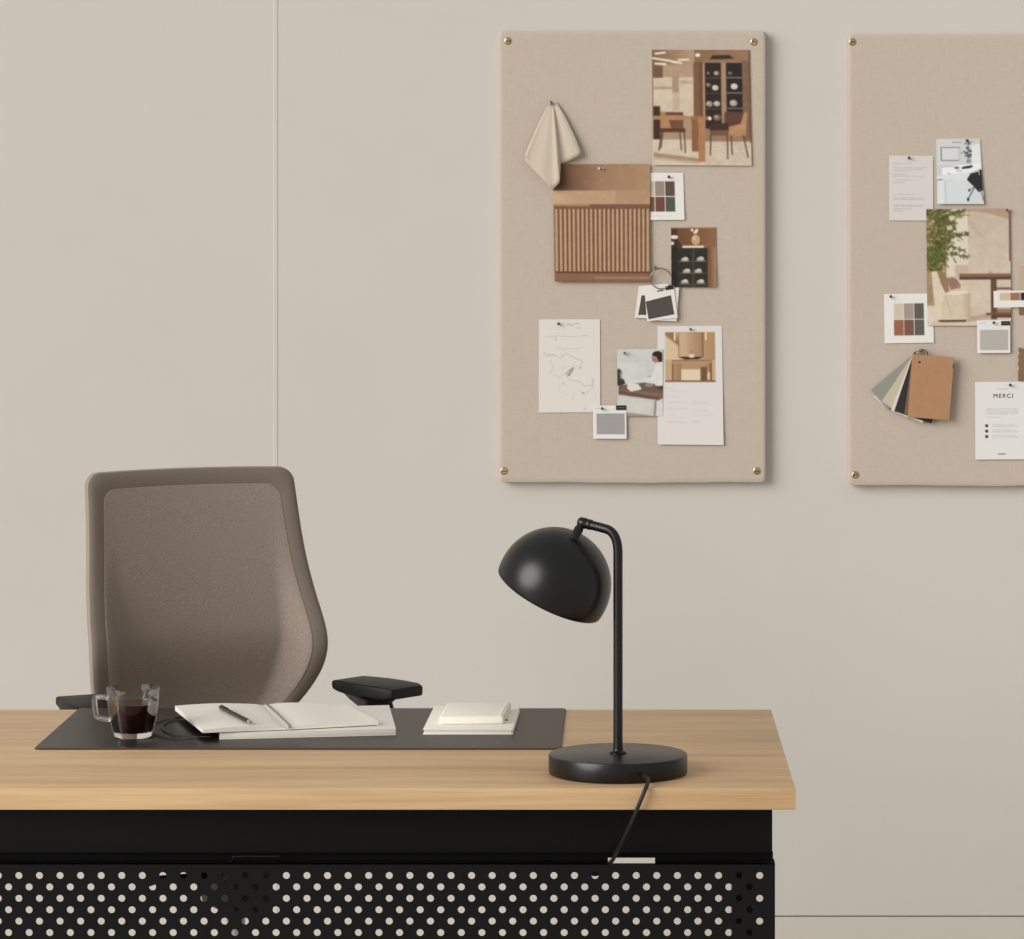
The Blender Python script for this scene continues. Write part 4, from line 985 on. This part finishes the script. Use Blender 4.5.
# spine and lumbar support
b = BM(); tube(b, catmull([(0,.10,.45),(0,.19,.455),(0,.262,.50),(0,.283,.62),(0,.268,.72)], 6), .020, 16, flat=.6); obj('back_spine', b, M['chair_black'], chair, smooth=True, local=True)
b = BM(); tube(b, catmull([(-.125,.250,.705),(-.07,.258,.715),(0,.262,.72),(.07,.258,.715),(.125,.250,.705)], 6), .011, 12, flat=1.3); obj('lumbar_bar', b, M['chair_black'], chair, smooth=True, local=True)
# seat
b = BM(); secs = []
for (z, g) in ((.476,.86),(.482,.95),(.494,.99),(.510,1.0),(.526,.97),(.535,.88),(.539,.6),(.540,.25)):
    ring = []
    for k in range(48):
        a = 2*PI*k/48; c_, s2 = math.cos(a), math.sin(a)
        x = math.copysign(abs(c_)**.55, c_)*.235*g; y = -.05+math.copysign(abs(s2)**.6, s2)*.205*g; ring.append((x, y, z-(.006*sm((-y-.12)/.12))))
    secs.append(ring)
loft(b, secs); obj('seat', b, M['chair_frame'], chair, smooth=True, local=True)
b = BM(); box(b, -.030, .046, -.06, .09, .356, .478, .008, 3); obj('tilt_mechanism', b, M['chair_black'], chair, angle=40, local=True)
b = BM(); lathe(b, [(0,.37),(.016,.37),(.016,.24),(.026,.24),(.026,.09),(0,.09)], 32); obj('gas_column', b, M['chair_column'], chair, angle=40, local=True)
b = BM(); tube(b, [(-.03,.0,.418),(-.14,-.02,.424),(-.16,-.02,.424)], [.006,.006,.011], 10); obj('tilt_lever', b, M['chair_black'], chair, smooth=True, local=True)
b = BM()
for k in range(5):
    a = 2*PI*k/5+.3; d = Vector((math.cos(a), math.sin(a), 0))
    tube(b, [Vector((0,0,.105))+d*.01, Vector((0,0,.10))+d*.12, Vector((0,0,.078))+d*.29], [.026,.019,.013], 14)
lathe(b, [(0,.13),(.034,.13),(.036,.12),(.036,.085),(0,.08)], 32); obj('star_base', b, M['chair_column'], chair, angle=50, local=True)
for k in range(5):
    a = 2*PI*k/5+.3; d = Vector((math.cos(a), math.sin(a), 0)); p = d*.29
    b = BM()
    for s in (-1, 1):
        m4 = frame_to(Vector((p.x, p.y, .0285))+Vector((-d.y, d.x, 0))*(.004*s if s > 0 else -.022), Vector((-d.y, d.x, 0)))
        lathe(b, [(0,0),(.024,0),(.028,.003),(.028,.015),(.024,.018),(0,.018)], 24, M4=m4)
    tube(b, [(p.x, p.y, .03), (p.x, p.y, .075)], .008, 10)
    obj('caster', b, M['chair_black'], chair, angle=40, local=True)
# armrests: pad on an angled post
def rrect(w, h, r, n=5):
    P = []
    for (cx, cy, a0) in ((w/2-r, h/2-r, 0), (-w/2+r, h/2-r, 90), (-w/2+r, -h/2+r, 180), (w/2-r, -h/2+r, 270)):
        for k in range(n): a = math.radians(a0+90*k/(n-1)); P.append((cx+r*math.cos(a), cy+r*math.sin(a)))
    return P
for s in (-1, 1):
    xc = .255*s+.0105
    b = BM(); secs = []
    # pad stations along y (front = negative)
    tw = math.radians(24) if s > 0 else 0
    for (y, w, zt, zb) in ((-.060,.062,.712,.705),(-.058,.078,.7165,.699),(-.046,.088,.7190,.697),(-.015,.092,.7205,.697),(.02,.091,.7215,.698),(.048,.086,.7217,.700),(.072,.078,.7217,.703),(.079,.080,.7212,.706),(.082,.076,.7202,.711)):
        h = zt-zb; pr = rrect(w, h, min(.0045, h*.35), 5); yy = y-.005
        secs.append([Vector((xc+px*math.cos(tw)-yy*math.sin(tw), px*math.sin(tw)+yy*math.cos(tw)+.010, (zt+zb)/2+pz)) for px, pz in pr])
    loft(b, secs); pd = obj('armrest', b, M['chair_black'], chair, angle=50, local=True)
    b = BM(); secs = []
    for (z, y0, y1, w) in ((.697,-.030,.080,.06),(.688,-.020,.066,.050),(.672,-.012,.050,.042),(.62,-.026,.034,.04),(.52,-.026,.034,.038),(.485,-.024,.030,.03)):
        pr = rrect(w, y1-y0, .008, 4); secs.append([Vector((xc+px+(-.012*s if z > .68 else 0), (y0+y1)/2+py, z)) for px, py in pr])
    loft(b, secs); ps = obj('arm_post', b, M['chair_black'], chair, angle=50, local=True)
    b = BM(); tube(b, catmull([(xc, 0, .500), (xc*.97, 0, .476), (xc*.85, 0, .468), (.03*s, 0, .466)], 6), .010, 12); obj('arm_bracket', b, M['chair_black'], chair, smooth=True, local=True)

# ------------------------------------------------------------------ light
w = bpy.data.worlds.new('world'); S.world = w; w.use_nodes = True
bg = w.node_tree.nodes['Background']; bg.inputs['Color'].default_value = (1.0, .985, .965, 1); bg.inputs['Strength'].default_value = .44
def area(name, loc, target, sx, sy, power, col):
    l = bpy.data.lights.new(name, 'AREA'); l.shape = 'RECTANGLE'; l.size = sx; l.size_y = sy; l.energy = power; l.color = col
    o = bpy.data.objects.new(name, l); COL.objects.link(o); o.location = loc
    o.rotation_euler = (Vector(target)-Vector(loc)).to_track_quat('-Z', 'Y').to_euler(); return o
sl = bpy.data.lights.new('daylight', 'SUN'); sl.energy = 2.72; sl.angle = math.radians(42); sl.color = (1.0, .985, .965)
so = bpy.data.objects.new('daylight', sl); COL.objects.link(so); so.location = (-3, 1, 2.2)
so.rotation_euler = Vector((.76, .60, -.34)).to_track_quat('-Z', 'Y').to_euler()
vs = S.view_settings; vs.view_transform = 'Standard'; vs.look = 'None'; vs.gamma = 1; vs.exposure = 0; vs.use_curve_mapping = False
